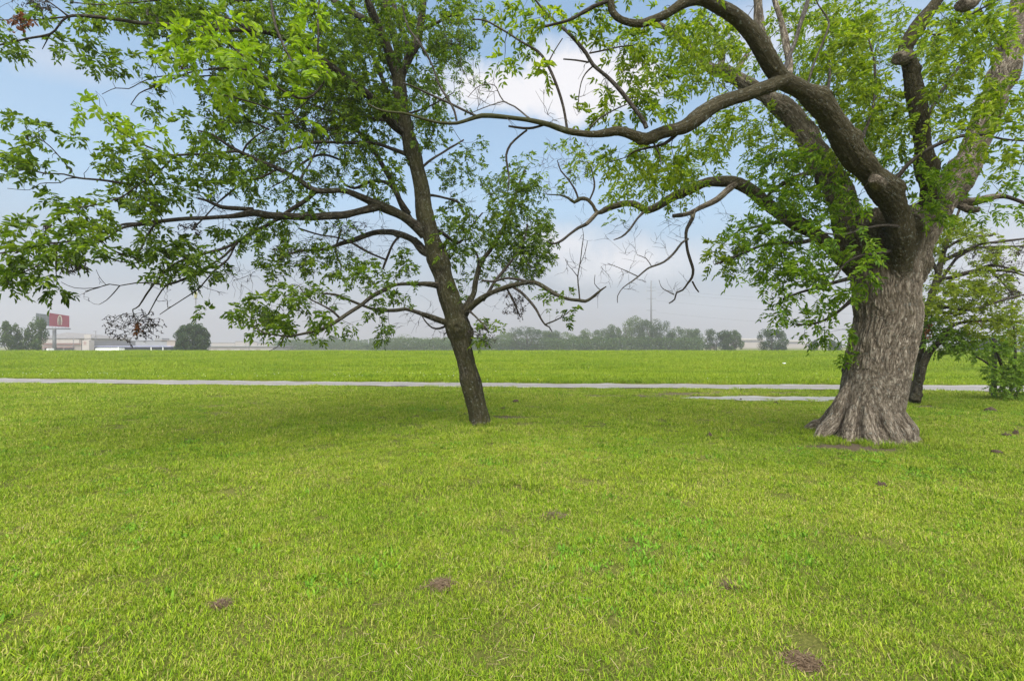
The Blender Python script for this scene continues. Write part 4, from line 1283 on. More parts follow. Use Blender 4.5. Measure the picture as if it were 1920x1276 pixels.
bare = ash.clusters([(560, 260, 90, 70, 1.1, 8.5, 1), (600, 210, 60, 60, .9, 8.6, 1), (480, 470, 110, 60, .5, 7.8, .8), (690, 450, 70, 40, .9, 8.8, .8), (620, 440, 70, 30, .9, 8.6, .6), (420, 370, 90, 40, .4, 7.5, .6), (330, 520, 60, 40, .4, 7.3, .4), (300, 140, 60, 40, .35, 7.4, .5), (700, 200, 70, 80, .5, 9, 1), (850, 120, 40, 60, .4, 8.8, .6), (560, 560, 80, 50, .4, 7.3, .5), (780, 590, 50, 30, .5, 8.7, .4), (900, 430, 90, 90, .3, 9.6, .8), (450, 540, 60, 30, .25, 7.4, .5), (900, 540, 60, 40, .3, 9.3, .8),
                     (830, 620, 30, 20, .4, 9.1, .3), (1085, 470, 22, 40, .35, 7.85, .15), (1075, 500, 16, 16, .5, 7.85, .1), (640, 330, 60, 60, .4, 8.8, 1), (960, 560, 40, 40, .4, 8.5, .3), (380, 390, 60, 40, .25, 7.5, .5), (1120, 545, 16, 16, .6, 7.65, .1), (170, 545, 40, 20, .3, 6.9, .2)], 'bare', 125.0)
# seed bunches and dead leaf bunches hanging in the crown
for (px, py, rx, ry, d, n) in ((250, 605, 60, 42, 7.25, 260), (140, 492, 34, 22, 6.1, 120), (86, 425, 12, 8, 6, 30), (358, 430, 30, 18, 7.4, 90), (965, 570, 30, 36, 8.4, 150), (905, 625, 32, 22, 8.6, 130), (560, 235, 60, 40, 8.4, 160), (620, 200, 30, 30, 8.5, 60),
                               (838, 85, 34, 20, 8.9, 90), (990, 505, 45, 20, 9.9, 140), (70, 8, 40, 18, 7, 90), (280, 33, 30, 14, 7.5, 60), (540, 470, 40, 16, 8, 80), (650, 425, 40, 14, 8.6, 80), (345, 118, 22, 16, 8, 60), (260, 378, 36, 14, 7.1, 60)):
    spray(ash, 'seed_cluster', px, py, rx, ry, d, n, M_SEED, 0.042, 2.4)
for (px, py, rx, ry, d, n) in ((42, 38, 34, 20, 7, 120), (258, 612, 9, 12, 7.2, 24), (352, 122, 14, 12, 8, 30), (634, 250, 12, 22, 8.6, 40)):
    spray(ash, 'dead_leaf_cluster', px, py, rx, ry, d, n, M_DEADLEAF, 0.06, 2.0)
ash.grow(tips + bare, {'leaf': ('leaves', M_ASH_LEAF, 1.0), 'small': ('crown', M_ASH_LEAF, 0.80), 'fresh': ('fresh_shoots', M_ASH_BRIGHT, 1.1)}, 3.4, 0.155, 3, 0.088, 0.038, 0.5, maxr=0.012)
ash.fuse(M_ASH_BARK, 0.011, 0.016, 24)
ash.finish_twigs(M_TWIG, M_TWIG)

# ------------------------------------------------------------------ the old pecan (right)
DP = 7.75
pec = Tree('pecan_tree', (P(1630, 830, DP)[0], DP, 0.0), 33)
tag(pec.root, 'massive old tree with thick furrowed grey trunk and overhanging mossy limbs', 'tree')

def pecan_trunk():
    """outline of the trunk from foot to crotch, with root flares"""
    prof = [  # py, left px, right px
        (862, 1500, 1728), (845, 1508, 1724), (830, 1519, 1716), (815, 1534, 1707), (800, 1547, 1700), (783, 1560, 1692), (760, 1569, 1692), (735, 1576, 1697), (705, 1581, 1705), (670, 1588, 1713), (640, 1594, 1719),
        (610, 1599, 1726), (590, 1602, 1727), (572, 1603, 1720), (550, 1603, 1719), (525, 1599, 1722), (500, 1592, 1727), (475, 1584, 1734), (450, 1577, 1742), (430, 1572, 1748), (410, 1590, 1735), (395, 1610, 1715)]
    p = np.array(prof, float)
    ysamp = np.arange(395, 863, 2.5)
    o = np.argsort(p[:, 0])
    lf = np.interp(ysamp, p[o, 0], p[o, 1])
    rt = np.interp(ysamp, p[o, 0], p[o, 2])
    k = np.ones(7) / 7
    lf = np.convolve(np.pad(lf, 3, 'edge'), k, 'valid')
    rt = np.convolve(np.pad(rt, 3, 'edge'), k, 'valid')
    NA = 96
    ang = np.arange(NA) / NA * 2 * np.pi
    vs = []
    for y, l, r in zip(ysamp, lf, rt):
        c = P((l + r) / 2, y, DP)
        rx = .955 * (r - l) / 2 * DP / F / math.sqrt(1 + ((l + r) / 2 - CX) ** 2 / F ** 2)
        ry = min(rx, 0.60 + 0.04 * np.sin(y * 0.02)) * (1 - 0.25 * max(0, (440 - y) / 60))
        low = np.clip((y - 770) / 75, 0, 1) ** 1.5
        fl = 1 + low * (0.14 * np.cos(ang * 4 + 0.9) + 0.06 * np.cos(ang * 7 + 2)) + 0.025 * np.cos(ang * 4 + y * 0.004) + 0.02 * np.cos(ang * 7 + 1 + y * 0.006)
        vs.append(np.stack([c[0] + rx * np.cos(ang) * fl, DP + (ry + 0.18 * low) * np.sin(ang) * fl, np.full(NA, c[2])], 1))
    n = len(vs)
    v = np.concatenate(vs)
    i_ = np.arange(n - 1)[:, None] * NA
    j = np.arange(NA)[None, :]
    j2 = (j + 1) % NA
    f = np.stack([i_ + j, i_ + j2, i_ + NA + j2, i_ + NA + j], -1).reshape(-1, 4)
    v = np.vstack([v, v[:NA].mean(0), v[-NA:].mean(0)])
    ca = np.stack([np.full(NA, n * NA), (j2).ravel(), j.ravel(), j.ravel()], 1)
    me_f = [tuple(r) for r in f.tolist()]
    return v, f, NA, n

def pecan_extra():
    v, f, NA, n = pecan_trunk()
    # close both ends with fans written as quads through a doubled middle point
    j = np.arange(0, NA, 2)
    top = np.stack([np.full(len(j), n * NA), (j + 2) % NA, (j + 1) % NA, j], 1)
    b = (n - 1) * NA
    bot = np.stack([np.full(len(j), n * NA + 1), b + j, b + (j + 1) % NA, b + (j + 2) % NA], 1)
    return v, np.concatenate([f, top, bot])

# a skeleton line through the trunk, for the bark direction and for shoots on it
tr = np.array([P(x, y, DP) for x, y in ((1620, 860), (1626, 800), (1636, 740), (1645, 690), (1655, 640), (1664, 600), (1661, 550), (1659, 500), (1660, 440), (1662, 400))])
tr = catmull(tr, 0.06)
trz = tr[:, 2]
pec.nodes.append(tr + np.array([0, -0.5, 0]))
pec.tang.append(unit(np.gradient(tr, axis=0)))
pec.rad.append(np.full(len(tr), 0.03))
# front mossy limb, its dark mossy tone raised to paint backlit shade
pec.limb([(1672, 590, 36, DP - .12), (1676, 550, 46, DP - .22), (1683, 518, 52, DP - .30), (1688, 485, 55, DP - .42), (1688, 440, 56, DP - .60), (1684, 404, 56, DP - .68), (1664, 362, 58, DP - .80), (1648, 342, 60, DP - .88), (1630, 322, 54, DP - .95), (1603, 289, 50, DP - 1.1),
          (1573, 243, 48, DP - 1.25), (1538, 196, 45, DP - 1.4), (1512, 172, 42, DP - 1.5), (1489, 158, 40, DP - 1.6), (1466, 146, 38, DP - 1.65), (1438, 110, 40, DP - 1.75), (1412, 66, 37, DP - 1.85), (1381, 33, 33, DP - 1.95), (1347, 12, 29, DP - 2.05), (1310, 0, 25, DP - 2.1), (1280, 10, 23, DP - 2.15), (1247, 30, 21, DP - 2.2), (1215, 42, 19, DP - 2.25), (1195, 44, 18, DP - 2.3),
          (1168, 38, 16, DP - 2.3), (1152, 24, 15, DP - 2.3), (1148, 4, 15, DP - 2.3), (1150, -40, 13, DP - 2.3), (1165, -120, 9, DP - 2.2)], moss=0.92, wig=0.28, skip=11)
pec.limb([(1150, -2, 9, DP - 2.3), (1130, 6, 9, DP - 2.3), (1112, 13, 9, DP - 2.3), (1090, 26, 8, DP - 2.3), (1068, 38, 7, DP - 2.3), (1040, 46, 6, DP - 2.3), (1018, 51, 6, DP - 2.3), (1004, 54, 5, DP - 2.3)], 0.2, wig=.15)
# long level limb in front of the leaning tree; mossy tone doubles as painted backlit dark
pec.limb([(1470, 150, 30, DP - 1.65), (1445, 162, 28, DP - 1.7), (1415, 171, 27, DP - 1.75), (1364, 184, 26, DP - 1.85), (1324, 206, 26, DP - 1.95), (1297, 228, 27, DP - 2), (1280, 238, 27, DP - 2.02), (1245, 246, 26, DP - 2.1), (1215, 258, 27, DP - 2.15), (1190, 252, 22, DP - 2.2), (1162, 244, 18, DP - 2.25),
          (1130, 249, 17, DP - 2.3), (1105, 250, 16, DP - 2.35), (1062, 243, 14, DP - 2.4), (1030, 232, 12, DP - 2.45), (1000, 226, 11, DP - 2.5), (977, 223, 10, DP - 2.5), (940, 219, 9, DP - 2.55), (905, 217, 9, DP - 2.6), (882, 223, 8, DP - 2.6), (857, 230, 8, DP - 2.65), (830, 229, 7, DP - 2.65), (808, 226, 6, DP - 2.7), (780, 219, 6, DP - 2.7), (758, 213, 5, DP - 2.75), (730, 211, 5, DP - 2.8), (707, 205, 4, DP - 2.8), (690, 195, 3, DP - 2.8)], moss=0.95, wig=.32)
pec.limb([(1020, 234, 5, DP - 2.45), (1000, 240, 5, DP - 2.45), (982, 241, 5, DP - 2.45), (955, 237, 4, DP - 2.45)], 0)
pec.limb([(988, 244, 4, DP - 2.45), (975, 254, 4, DP - 2.4), (958, 270, 4, DP - 2.4), (950, 290, 4, DP - 2.4), (952, 310, 4, DP - 2.4), (955, 335, 3, DP - 2.4), (952, 360, 2, DP - 2.4)], 0, wig=.2)
pec.limb([(856, 226, 5, DP - 2.65), (852, 208, 4.5, DP - 2.65), (842, 188, 4.5, DP - 2.65), (822, 155, 4.5, DP - 2.6), (812, 125, 4, DP - 2.6), (788, 82, 4, DP - 2.6), (765, 50, 3, DP - 2.5), (755, 10, 3, DP - 2.5)], 0, wig=.2)
pec.limb([(892, 217, 4, DP - 2.6), (868, 206, 4, DP - 2.65), (842, 193, 4, DP - 2.65), (800, 174, 4, DP - 2.7), (775, 162, 3, DP - 2.75), (755, 155, 3, DP - 2.8)], 0, wig=.2)
pec.limb([(1000, 228, 4, DP - 2.5), (985, 216, 4, DP - 2.5), (965, 200, 3.5, DP - 2.5), (945, 190, 3, DP - 2.5), (935, 172, 2.5, DP - 2.5), (928, 160, 2, DP - 2.5), (910, 157, 2, DP - 2.5), (893, 165, 1.5, DP - 2.5), (878, 182, 1.2, DP - 2.5)], 0, dead=True)
pec.limb([(945, 190, 2.5, DP - 2.5), (920, 197, 2, DP - 2.5), (895, 206, 2, DP - 2.5), (880, 212, 1.5, DP - 2.5)], 0, dead=True)
pec.limb([(1063, 240, 6, DP - 2.4), (1059, 215, 5.5, DP - 2.4), (1052, 185, 5.5, DP - 2.4), (1035, 137, 5.5, DP - 2.4), (1024, 115, 5, DP - 2.4), (1010, 97, 5, DP - 2.4), (977, 78, 4.5, DP - 2.4), (943, 56, 4, DP - 2.3), (910, 38, 3.5, DP - 2.3), (885, 36, 2.5, DP - 2.3)], 0, wig=.2)
pec.limb([(1212, 240, 10, DP - 2.15), (1206, 225, 10, DP - 2.15), (1193, 208, 9, DP - 2.15), (1178, 188, 9, DP - 2.1), (1162, 168, 9, DP - 2.1), (1140, 145, 8, DP - 2.1), (1112, 121, 8, DP - 2.1), (1100, 100, 7, DP - 2.1), (1078, 74, 7, DP - 2.1), (1055, 52, 6, DP - 2), (1042, 42, 6, DP - 2), (1020, 20, 5, DP - 2), (1000, -5, 4, DP - 2), (980, -40, 3, DP - 2)], 0.1, wig=.15)
pec.limb([(1028, 118, 3, DP - 2.4), (1040, 95, 2.5, DP - 2.4), (1055, 72, 2, DP - 2.4)], 0)
pec.limb([(1112, 124, 3, DP - 2.1), (1098, 138, 2.5, DP - 2.1), (1090, 155, 2, DP - 2.1), (1086, 180, 2, DP - 2.1), (1084, 205, 1.5, DP - 2.1)], 0)
pec.limb([(1105, 100, 4, DP - 2.1), (1135, 94, 3.5, DP - 2.1), (1160, 88, 3, DP - 2.1), (1185, 85, 2, DP - 2.1)], 0)
pec.limb([(1104, 117, 4, DP - 2.1), (1080, 113, 4, DP - 2.1), (1056, 111, 3, DP - 2.1)], 0)
pec.limb([(1105, 242, 3, DP - 2.3), (1120, 225, 3, DP - 2.3), (1150, 205, 3, DP - 2.2), (1175, 195, 2.5, DP - 2.2)], 0)
pec.limb([(1280, 240, 8, DP - 2), (1262, 258, 7, DP - 2), (1245, 270, 6, DP - 2), (1222, 277, 5, DP - 2), (1190, 284, 4, DP - 2), (1175, 295, 3, DP - 2)], 0.1)
pec.limb([(1222, 262, 4, DP - 2.1), (1236, 288, 3, DP - 2.1), (1240, 310, 2, DP - 2.1)], 0)
# stems rising from the elbow of the mossy limb
pec.limb([(1480, 150, 15, DP - 1.6), (1480, 120, 15, DP - 1.5), (1474, 80, 14, DP - 1.4), (1464, 35, 13, DP - 1.3), (1452, -5, 12, DP - 1.2), (1440, -70, 9, DP - 1.1)], 0.2, wig=.15)
pec.limb([(1455, 160, 8, DP - 1.7), (1466, 142, 9, DP - 1.72), (1475, 120, 9, DP - 1.72), (1482, 100, 9, DP - 1.72), (1492, 75, 8, DP - 1.7), (1500, 45, 8, DP - 1.7), (1510, 15, 8, DP - 1.7), (1520, -20, 7, DP - 1.7)], 0.0, wig=.15, dead=True)
pec.limb([(1515, 155, 4, DP - 1.5), (1530, 105, 4, DP - 1.4), (1548, 65, 4, DP - 1.3), (1553, 40, 4, DP - 1.2), (1535, 10, 3, DP - 1.2), (1528, -10, 3, DP - 1.2)], 0)
pec.limb([(1540, 195, 7, DP - 1.4), (1552, 165, 6, DP - 1.1), (1555, 130, 5, DP - 1), (1545, 95, 4, DP - .9)], 0.1)
# the left fork of the trunk, behind
pec.limb([(1640, 540, 60, DP + .05), (1612, 480, 74, DP + .15), (1592, 430, 68, DP + .3), (1583, 395, 60, DP + .4), (1572, 355, 56, DP + .55), (1548, 315, 50, DP + .7), (1518, 268, 46, DP + .9), (1495, 230, 44, DP + 1.05), (1472, 205, 40, DP + 1.15), (1440, 183, 36, DP + 1.25), (1400, 158, 32, DP + 1.4), (1365, 136, 28, DP + 1.5), (1330, 128, 24, DP + 1.6), (1295, 90, 18, DP + 1.7), (1262, 60, 14, DP + 1.8), (1235, 45, 10, DP + 1.9)], moss=0.5, wig=.25, skip=14)
pec.limb([(1440, 180, 20, DP + 1.2), (1452, 130, 20, DP + 1.2), (1440, 85, 19, DP + 1.2), (1424, 50, 19, DP + 1.2), (1421, 0, 18, DP + 1.2), (1418, -90, 14, DP + 1.3)], 0.15, wig=.12)
pec.limb([(1380, 145, 12, DP + 1.4), (1388, 125, 11, DP + 1.5), (1405, 95, 8, DP + 1.6)], 0.1)
pec.limb([(1350, 132, 12, DP + 1.5), (1354, 100, 11, DP + 1.5), (1348, 70, 8, DP + 1.6), (1325, 40, 6, DP + 1.7)], 0.1)
# the right fork
pec.limb([(1690, 545, 64, DP + .02), (1712, 470, 74, DP + .05), (1738, 415, 68, DP + .1), (1757, 382, 62, DP + .15), (1788, 345, 58, DP + .25), (1812, 305, 58, DP + .35), (1832, 262, 57, DP + .45), (1854, 209, 56, DP + .55), (1872, 165, 55, DP + .65), (1888, 120, 54, DP + .75), (1905, 65, 52, DP + .85), (1918, 20, 50, DP + .95), (1935, -60, 44, DP + 1.1), (1950, -150, 32, DP + 1.3)], moss=0.24, wig=.16, skip=16)
pec.limb([(1900, 85, 24, DP + .8), (1880, 85, 12, DP + .7), (1862, 70, 10, DP + .6), (1848, 45, 9, DP + .5), (1835, 20, 8, DP + .4)], 0.1)
# middle stem with the broken knob, backlit darkness put into its mossy colour
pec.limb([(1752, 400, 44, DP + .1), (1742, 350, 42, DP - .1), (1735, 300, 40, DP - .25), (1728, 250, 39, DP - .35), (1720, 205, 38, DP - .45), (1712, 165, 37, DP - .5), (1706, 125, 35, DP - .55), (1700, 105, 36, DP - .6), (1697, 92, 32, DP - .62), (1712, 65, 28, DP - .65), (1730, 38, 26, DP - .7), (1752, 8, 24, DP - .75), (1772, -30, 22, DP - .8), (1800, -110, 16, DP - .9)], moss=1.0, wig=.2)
pec.limb([(1704, 108, 30, DP - .58), (1692, 108, 28, DP - .66), (1682, 110, 22, DP - .72)], 0.3, wig=0)
pec.limb([(1715, 50, 4, DP - .6), (1760, 65, 4, DP - .9), (1800, 40, 4, DP - 1.1), (1850, 12, 3.5, DP - 1.3), (1900, -12, 3, DP - 1.4)], 0)
# thin arching shoot
pec.limb([(1672, 345, 12, DP - .85), (1688, 326, 9, DP - .9), (1701, 310, 8, DP - .95), (1720, 293, 7, DP - 1), (1736, 282, 7, DP - 1.05), (1760, 270, 7, DP - 1.1), (1786, 259, 6, DP - 1.2), (1812, 253, 6, DP - 1.3), (1840, 252, 5, DP - 1.35), (1880, 260, 4, DP - 1.4), (1925, 264, 3, DP - 1.5)], 0.1)
pec.limb([(1800, 380, 18, DP + .2), (1825, 378, 15, DP + 0), (1852, 372, 13, DP - .1), (1886, 368, 11, DP - .2), (1930, 383, 8, DP - .3)], 0.2)
pec.limb([(1800, 385, 20, DP + .2), (1815, 392, 16, DP - .1), (1838, 392, 10, DP - .2)], 0.3)
# broken stub scars
pec.limb([(1650, 350, 34, DP - .9), (1642, 340, 30, DP - 1.05), (1636, 335, 20, DP - 1.12)], 0.1, wig=0)
pec.limb([(1822, 0, 30, DP - .4), (1812, 8, 28, DP - .5), (1800, 10, 22, DP - .6)], 0.1, wig=0)
# low limb to the left with bare ends, darkened in colour as if backlit
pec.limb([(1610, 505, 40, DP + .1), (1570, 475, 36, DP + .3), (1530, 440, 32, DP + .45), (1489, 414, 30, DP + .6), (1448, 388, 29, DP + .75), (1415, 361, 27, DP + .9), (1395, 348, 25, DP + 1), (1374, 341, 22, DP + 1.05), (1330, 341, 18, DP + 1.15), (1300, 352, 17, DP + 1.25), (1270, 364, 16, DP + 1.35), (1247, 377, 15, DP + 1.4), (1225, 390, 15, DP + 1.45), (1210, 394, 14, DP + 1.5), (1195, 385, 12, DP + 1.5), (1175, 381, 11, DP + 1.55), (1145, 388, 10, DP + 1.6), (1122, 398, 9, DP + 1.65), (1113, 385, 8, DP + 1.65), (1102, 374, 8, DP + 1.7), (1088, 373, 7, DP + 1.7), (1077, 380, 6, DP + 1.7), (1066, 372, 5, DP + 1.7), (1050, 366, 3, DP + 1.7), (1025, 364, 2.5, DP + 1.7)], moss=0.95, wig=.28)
pec.limb([(1120, 398, 8, DP + 1.65), (1107, 413, 7, DP + 1.6), (1098, 422, 6, DP + 1.6), (1085, 428, 6, DP + 1.6), (1068, 440, 5, DP + 1.55), (1055, 450, 5, DP + 1.5), (1040, 456, 4, DP + 1.5), (1028, 453, 3, DP + 1.5)], 0.1)
pec.limb([(1382, 342, 14, DP + 1), (1362, 360, 13, DP + .95), (1345, 375, 12, DP + .9), (1328, 382, 11, DP + .85), (1312, 388, 10, DP + .85), (1296, 397, 9, DP + .8), (1280, 402, 8, DP + .8), (1262, 404, 6, DP + .8)], 0.15)
pec.limb([(1300, 396, 8, DP + .8), (1298, 410, 8, DP + .8), (1288, 428, 7, DP + .8), (1286, 445, 7, DP + .8), (1288, 468, 6.5, DP + .8), (1294, 490, 6, DP + .8), (1299, 506, 6, DP + .8), (1297, 520, 6, DP + .8), (1290, 530, 5, DP + .8), (1280, 543, 4, DP + .8), (1268, 548, 4, DP + .8), (1265, 560, 3, DP + .8), (1254, 568, 2, DP + .8)], 0)
pec.limb([(1298, 527, 4, DP + .8), (1305, 540, 3.5, DP + .8), (1311, 547, 2.5, DP + .8)], 0)
pec.limb([(1264, 552, 2.5, DP + .8), (1250, 545, 2, DP + .8), (1240, 538, 1.5, DP + .8), (1235, 525, 1, DP + .8)], 0, dead=True)
pec.limb([(1290, 448, 5, DP + .8), (1278, 455, 5, DP + .7), (1262, 475, 4.5, DP + .7), (1246, 490, 4, DP + .6), (1230, 497, 3.5, DP + .6), (1214, 504, 3.5, DP + .5), (1197, 518, 3, DP + .5), (1182, 530, 3, DP + .4), (1168, 540, 2, DP + .4), (1158, 555, 1.8, DP + .4), (1158, 568, 1.2, DP + .4)], 0, dead=True)
pec.limb([(1196, 518, 2, DP + .5), (1175, 508, 1.6, DP + .5), (1158, 500, 1.2, DP + .5), (1140, 493, 1, DP + .5)], 0, dead=True)
pec.limb([(1222, 500, 2, DP + .6), (1212, 485, 1.6, DP + .6), (1195, 478, 1.2, DP + .6)], 0, dead=True)
pec.limb([(1210, 394, 6, DP + 1.5), (1195, 410, 5, DP + 1.4), (1180, 432, 4, DP + 1.3), (1165, 445, 3, DP + 1.3), (1150, 450, 2, DP + 1.3)], 0, dead=True)
pec.limb([(1084, 372, 4, DP + 1.7), (1078, 355, 4, DP + 1.7), (1065, 335, 3, DP + 1.7), (1052, 320, 3, DP + 1.7), (1045, 300, 2, DP + 1.7)], 0)
pec.limb([(1105, 376, 4, DP + 1.7), (1115, 350, 4, DP + 1.7), (1112, 325, 3, DP + 1.7), (1105, 305, 2, DP + 1.7)], 0)
# small shoots over the front of the trunk
pec.limb([(1684, 425, 8, DP - .75), (1665, 422, 6, DP - .8), (1640, 424, 5, DP - .8), (1615, 430, 5, DP - .8), (1580, 440, 4, DP - .8), (1540, 437, 3, DP - .8)], 0)
pec.limb([(1680, 470, 8, DP - .40), (1640, 474, 6, DP - .7), (1610, 480, 5, DP - .75), (1585, 494, 4, DP - .8), (1570, 515, 3, DP - .8), (1560, 530, 2, DP - .8)], 0)
pec.limb([(1600, 520, 8, DP - .1), (1560, 530, 6, DP - .2), (1510, 545, 5, DP - .3), (1470, 560, 4, DP - .4)], 0)
pec.limb([(1600, 560, 8, DP - .1), (1565, 590, 6, DP - .2), (1530, 605, 4, DP - .3), (1495, 608, 3, DP - .4)], 0)
pec.limb([(1540, 445, 10, DP + .4), (1490, 455, 8, DP + .2), (1430, 460, 6, DP), (1380, 480, 5, DP - .2), (1340, 495, 3, DP - .4)], 0)
pec.limb([(1480, 412, 8, DP + .6), (1440, 420, 6, DP + .4), (1400, 430, 4, DP + .2)], 0)
pec.limb([(1600, 290, 8, DP - 1.1), (1625, 240, 7, DP - .8), (1640, 180, 6, DP - .6), (1640, 120, 5, DP - .5), (1625, 60, 4, DP - .4)], 0)
pec.limb([(1730, 240, 8, DP - .4), (1760, 180, 7, DP - .3), (1795, 130, 6, DP - .2), (1825, 100, 5, DP - .1)], 0)
pec.limb([(1540, 320, 12, DP + .7), (1500, 330, 9, DP + .6), (1460, 350, 7, DP + .5), (1425, 380, 5, DP + .4)], 0)

PB = [
    (930, 64, 30, 18, .7, 5.6, .4), (943, 108, 26, 18, .75, 5.5, .3), (1018, 136, 28, 22, .75, 5.6, .4), (1008, 80, 38, 22, .6, 5.7, .5), (1040, 30, 60, 30, .6, 5.8, .6), (960, 20, 50, 20, .45, 5.8, .5), (1085, 210, 44, 20, .7, 5.7, .4), (1116, 162, 22, 22, .8, 5.7, .4),
    (1150, 70, 40, 34, .8, 6, .6), (1200, 90, 50, 40, .95, 6, .7), (1250, 80, 40, 60, .9, 6.3, .8), (1100, 30, 50, 26, .6, 6, .6), (1180, 150, 38, 26, .7, 6, .5), (1225, 185, 50, 36, 1, 6.1, .6), (1165, 200, 22, 16, .6, 6, .4),
    (1120, 285, 36, 26, .6, 6.5, .6), (1180, 285, 50, 28, 1, 6.5, .7), (1235, 300, 45, 36, 1.05, 6.6, .7), (1200, 335, 60, 26, .85, 7.5, .9), (1165, 370, 36, 18, .7, 8.8, .6), (1240, 360, 45, 26, .9, 8.5, .8), (1150, 405, 14, 10, .8, 9, .3), (1100, 310, 30, 30, .4, 9.2, .5), (1050, 295, 36, 34, .3, 9.3, .5), (1075, 345, 26, 14, .35, 9.3, .4), (1285, 330, 40, 30, .8, 8.5, .8),
    (1310, 40, 50, 36, .9, 7, 1), (1330, 95, 46, 36, .95, 8, 1), (1300, 150, 40, 30, .9, 7.5, 1), (1390, 110, 40, 34, .75, 8.5, 1), (1360, 60, 40, 40, .8, 8.2, 1), (1320, 250, 46, 38, .85, 7, .9), (1300, 300, 36, 26, .7, 8, .8), (1365, 215, 40, 26, .9, 7, .8), (1345, 165, 30, 16, .7, 6.5, .5),
    (1420, 230, 36, 34, .55, 8.4, .8), (1470, 280, 40, 36, .9, 8.4, .8), (1440, 320, 40, 34, .95, 8.2, .8), (1510, 320, 46, 46, 1.15, 8.0, .8), (1460, 370, 40, 34, 1.0, 8.2, .8), (1530, 390, 44, 36, 1.15, 7.8, .7), (1490, 220, 36, 26, .6, 8.8, .8), (1420, 275, 26, 26, .55, 8.6, .7),
    (1560, 60, 60, 46, .95, 7.6, 1.2), (1640, 50, 60, 46, 1, 7.6, 1.2), (1600, 130, 60, 44, 1.05, 7.8, 1.2), (1530, 120, 44, 36, .8, 8.2, 1), (1650, 190, 50, 40, 1.1, 7.8, 1), (1600, 220, 40, 36, 1.1, 8, 1), (1640, 270, 44, 36, 1.15, 7.9, .9), (1690, 240, 40, 40, 1.1, 7.9, .9), (1570, 190, 30, 30, .8, 8.2, .8), (1480, 30, 40, 30, .6, 8, 1), (1520, 20, 40, 26, .7, 7.6, 1),
    (1780, 60, 56, 46, 1.1, 7.4, 1.2), (1850, 60, 46, 50, 1.1, 7, 1), (1800, 140, 56, 40, 1.1, 7.4, 1), (1770, 200, 50, 36, 1.1, 7.4, 1), (1830, 190, 36, 30, .8, 7, .8), (1885, 170, 40, 40, 1.1, 6.6, .6), (1890, 240, 40, 36, 1.2, 6.4, .5), (1830, 245, 44, 26, 1.1, 6.4, .5), (1780, 250, 36, 24, 1.0, 6.6, .5), (1880, 300, 46, 30, 1.0, 6.8, .7), (1900, 340, 36, 26, .9, 7, .7), (1850, 390, 60, 24, .9, 7.5, .8), (1790, 320, 36, 26, .9, 7.2, .7), (1740, 330, 36, 40, 1.1, 7, .6), (1700, 310, 30, 36, 1.0, 7.2, .6), (1720, 380, 36, 30, .8, 7.0, .4), (1780, 405, 50, 24, .7, 7.5, .7),
    (1580, 300, 34, 40, 1.1, 7.6, .6), (1560, 360, 36, 36, 1.15, 7.3, .5), (1600, 380, 36, 40, 1.1, 7.1, .4), (1540, 430, 40, 30, 1.1, 7.2, .5), (1600, 440, 36, 30, .9, 6.95, .3),
    (1400, 430, 46, 26, 1.0, 7.9, .6), (1360, 478, 36, 26, 1.05, 7.6, .5), (1410, 470, 46, 34, 1.1, 7.7, .5), (1340, 490, 14, 8, .8, 7.4, .3), (1385, 510, 26, 14, .7, 7.6, .4), (1450, 500, 34, 30, .8, 7.6, .5), (1470, 450, 40, 36, 1.15, 7.7, .5), (1500, 500, 46, 40, 1.1, 7.4, .5), (1550, 480, 40, 36, 1.1, 7.2, .4), (1460, 555, 28, 30, .95, 7.4, .4), (1470, 585, 16, 10, .8, 7.4, .3), (1440, 535, 12, 8, .6, 7.4, .3), (1545, 545, 44, 36, .85, 7.4, .4),
    (1510, 605, 28, 22, .9, 7.4, .3), (1545, 595, 38, 30, .8, 7.5, .4), (1575, 620, 26, 36, .8, 7.6, .3), (1585, 650, 12, 26, .8, 7.7, .2), (1580, 560, 26, 36, .9, 7.4, .3), (1630, 485, 30, 30, .8, 6.9, .2), (1610, 530, 26, 26, .8, 6.95, .2), (1625, 455, 26, 20, .7, 6.85, .2),
    (1500, -80, 160, 60, .16, 7.6, 2), (1700, -80, 160, 60, .16, 7.4, 2), (1880, -60, 80, 60, .2, 7, 1.5), (1300, -60, 120, 50, .18, 6.5, 1.5), (1120, -60, 100, 40, .18, 6, 1), (1990, 150, 70, 150, .3, 7, 1.2), (1990, 330, 60, 80, .3, 7, 1), (1620, 120, 200, 130, .28, 10.2, 1), (1500, 260, 160, 90, .25, 9.8, .8)]
PB2 = [c[:4] + (c[4] * (.5 if 1500 < c[0] < 1660 and 350 < c[1] < 680 else .6 if 1670 < c[0] < 1910 and 180 < c[1] < 430 else 1.0 if c[0] > 1500 and c[1] < 300 else .95),) + c[5:] for c in PB]
low = lambda c: c[0] > 1380 and c[1] > 300 and c[5] < 8.3
tips = pec.clusters([c for c in PB2 if not low(c)], 'leaf', 165.0, 9.0) + pec.clusters([c for c in PB2 if low(c)], 'green', 165.0, 9.0)
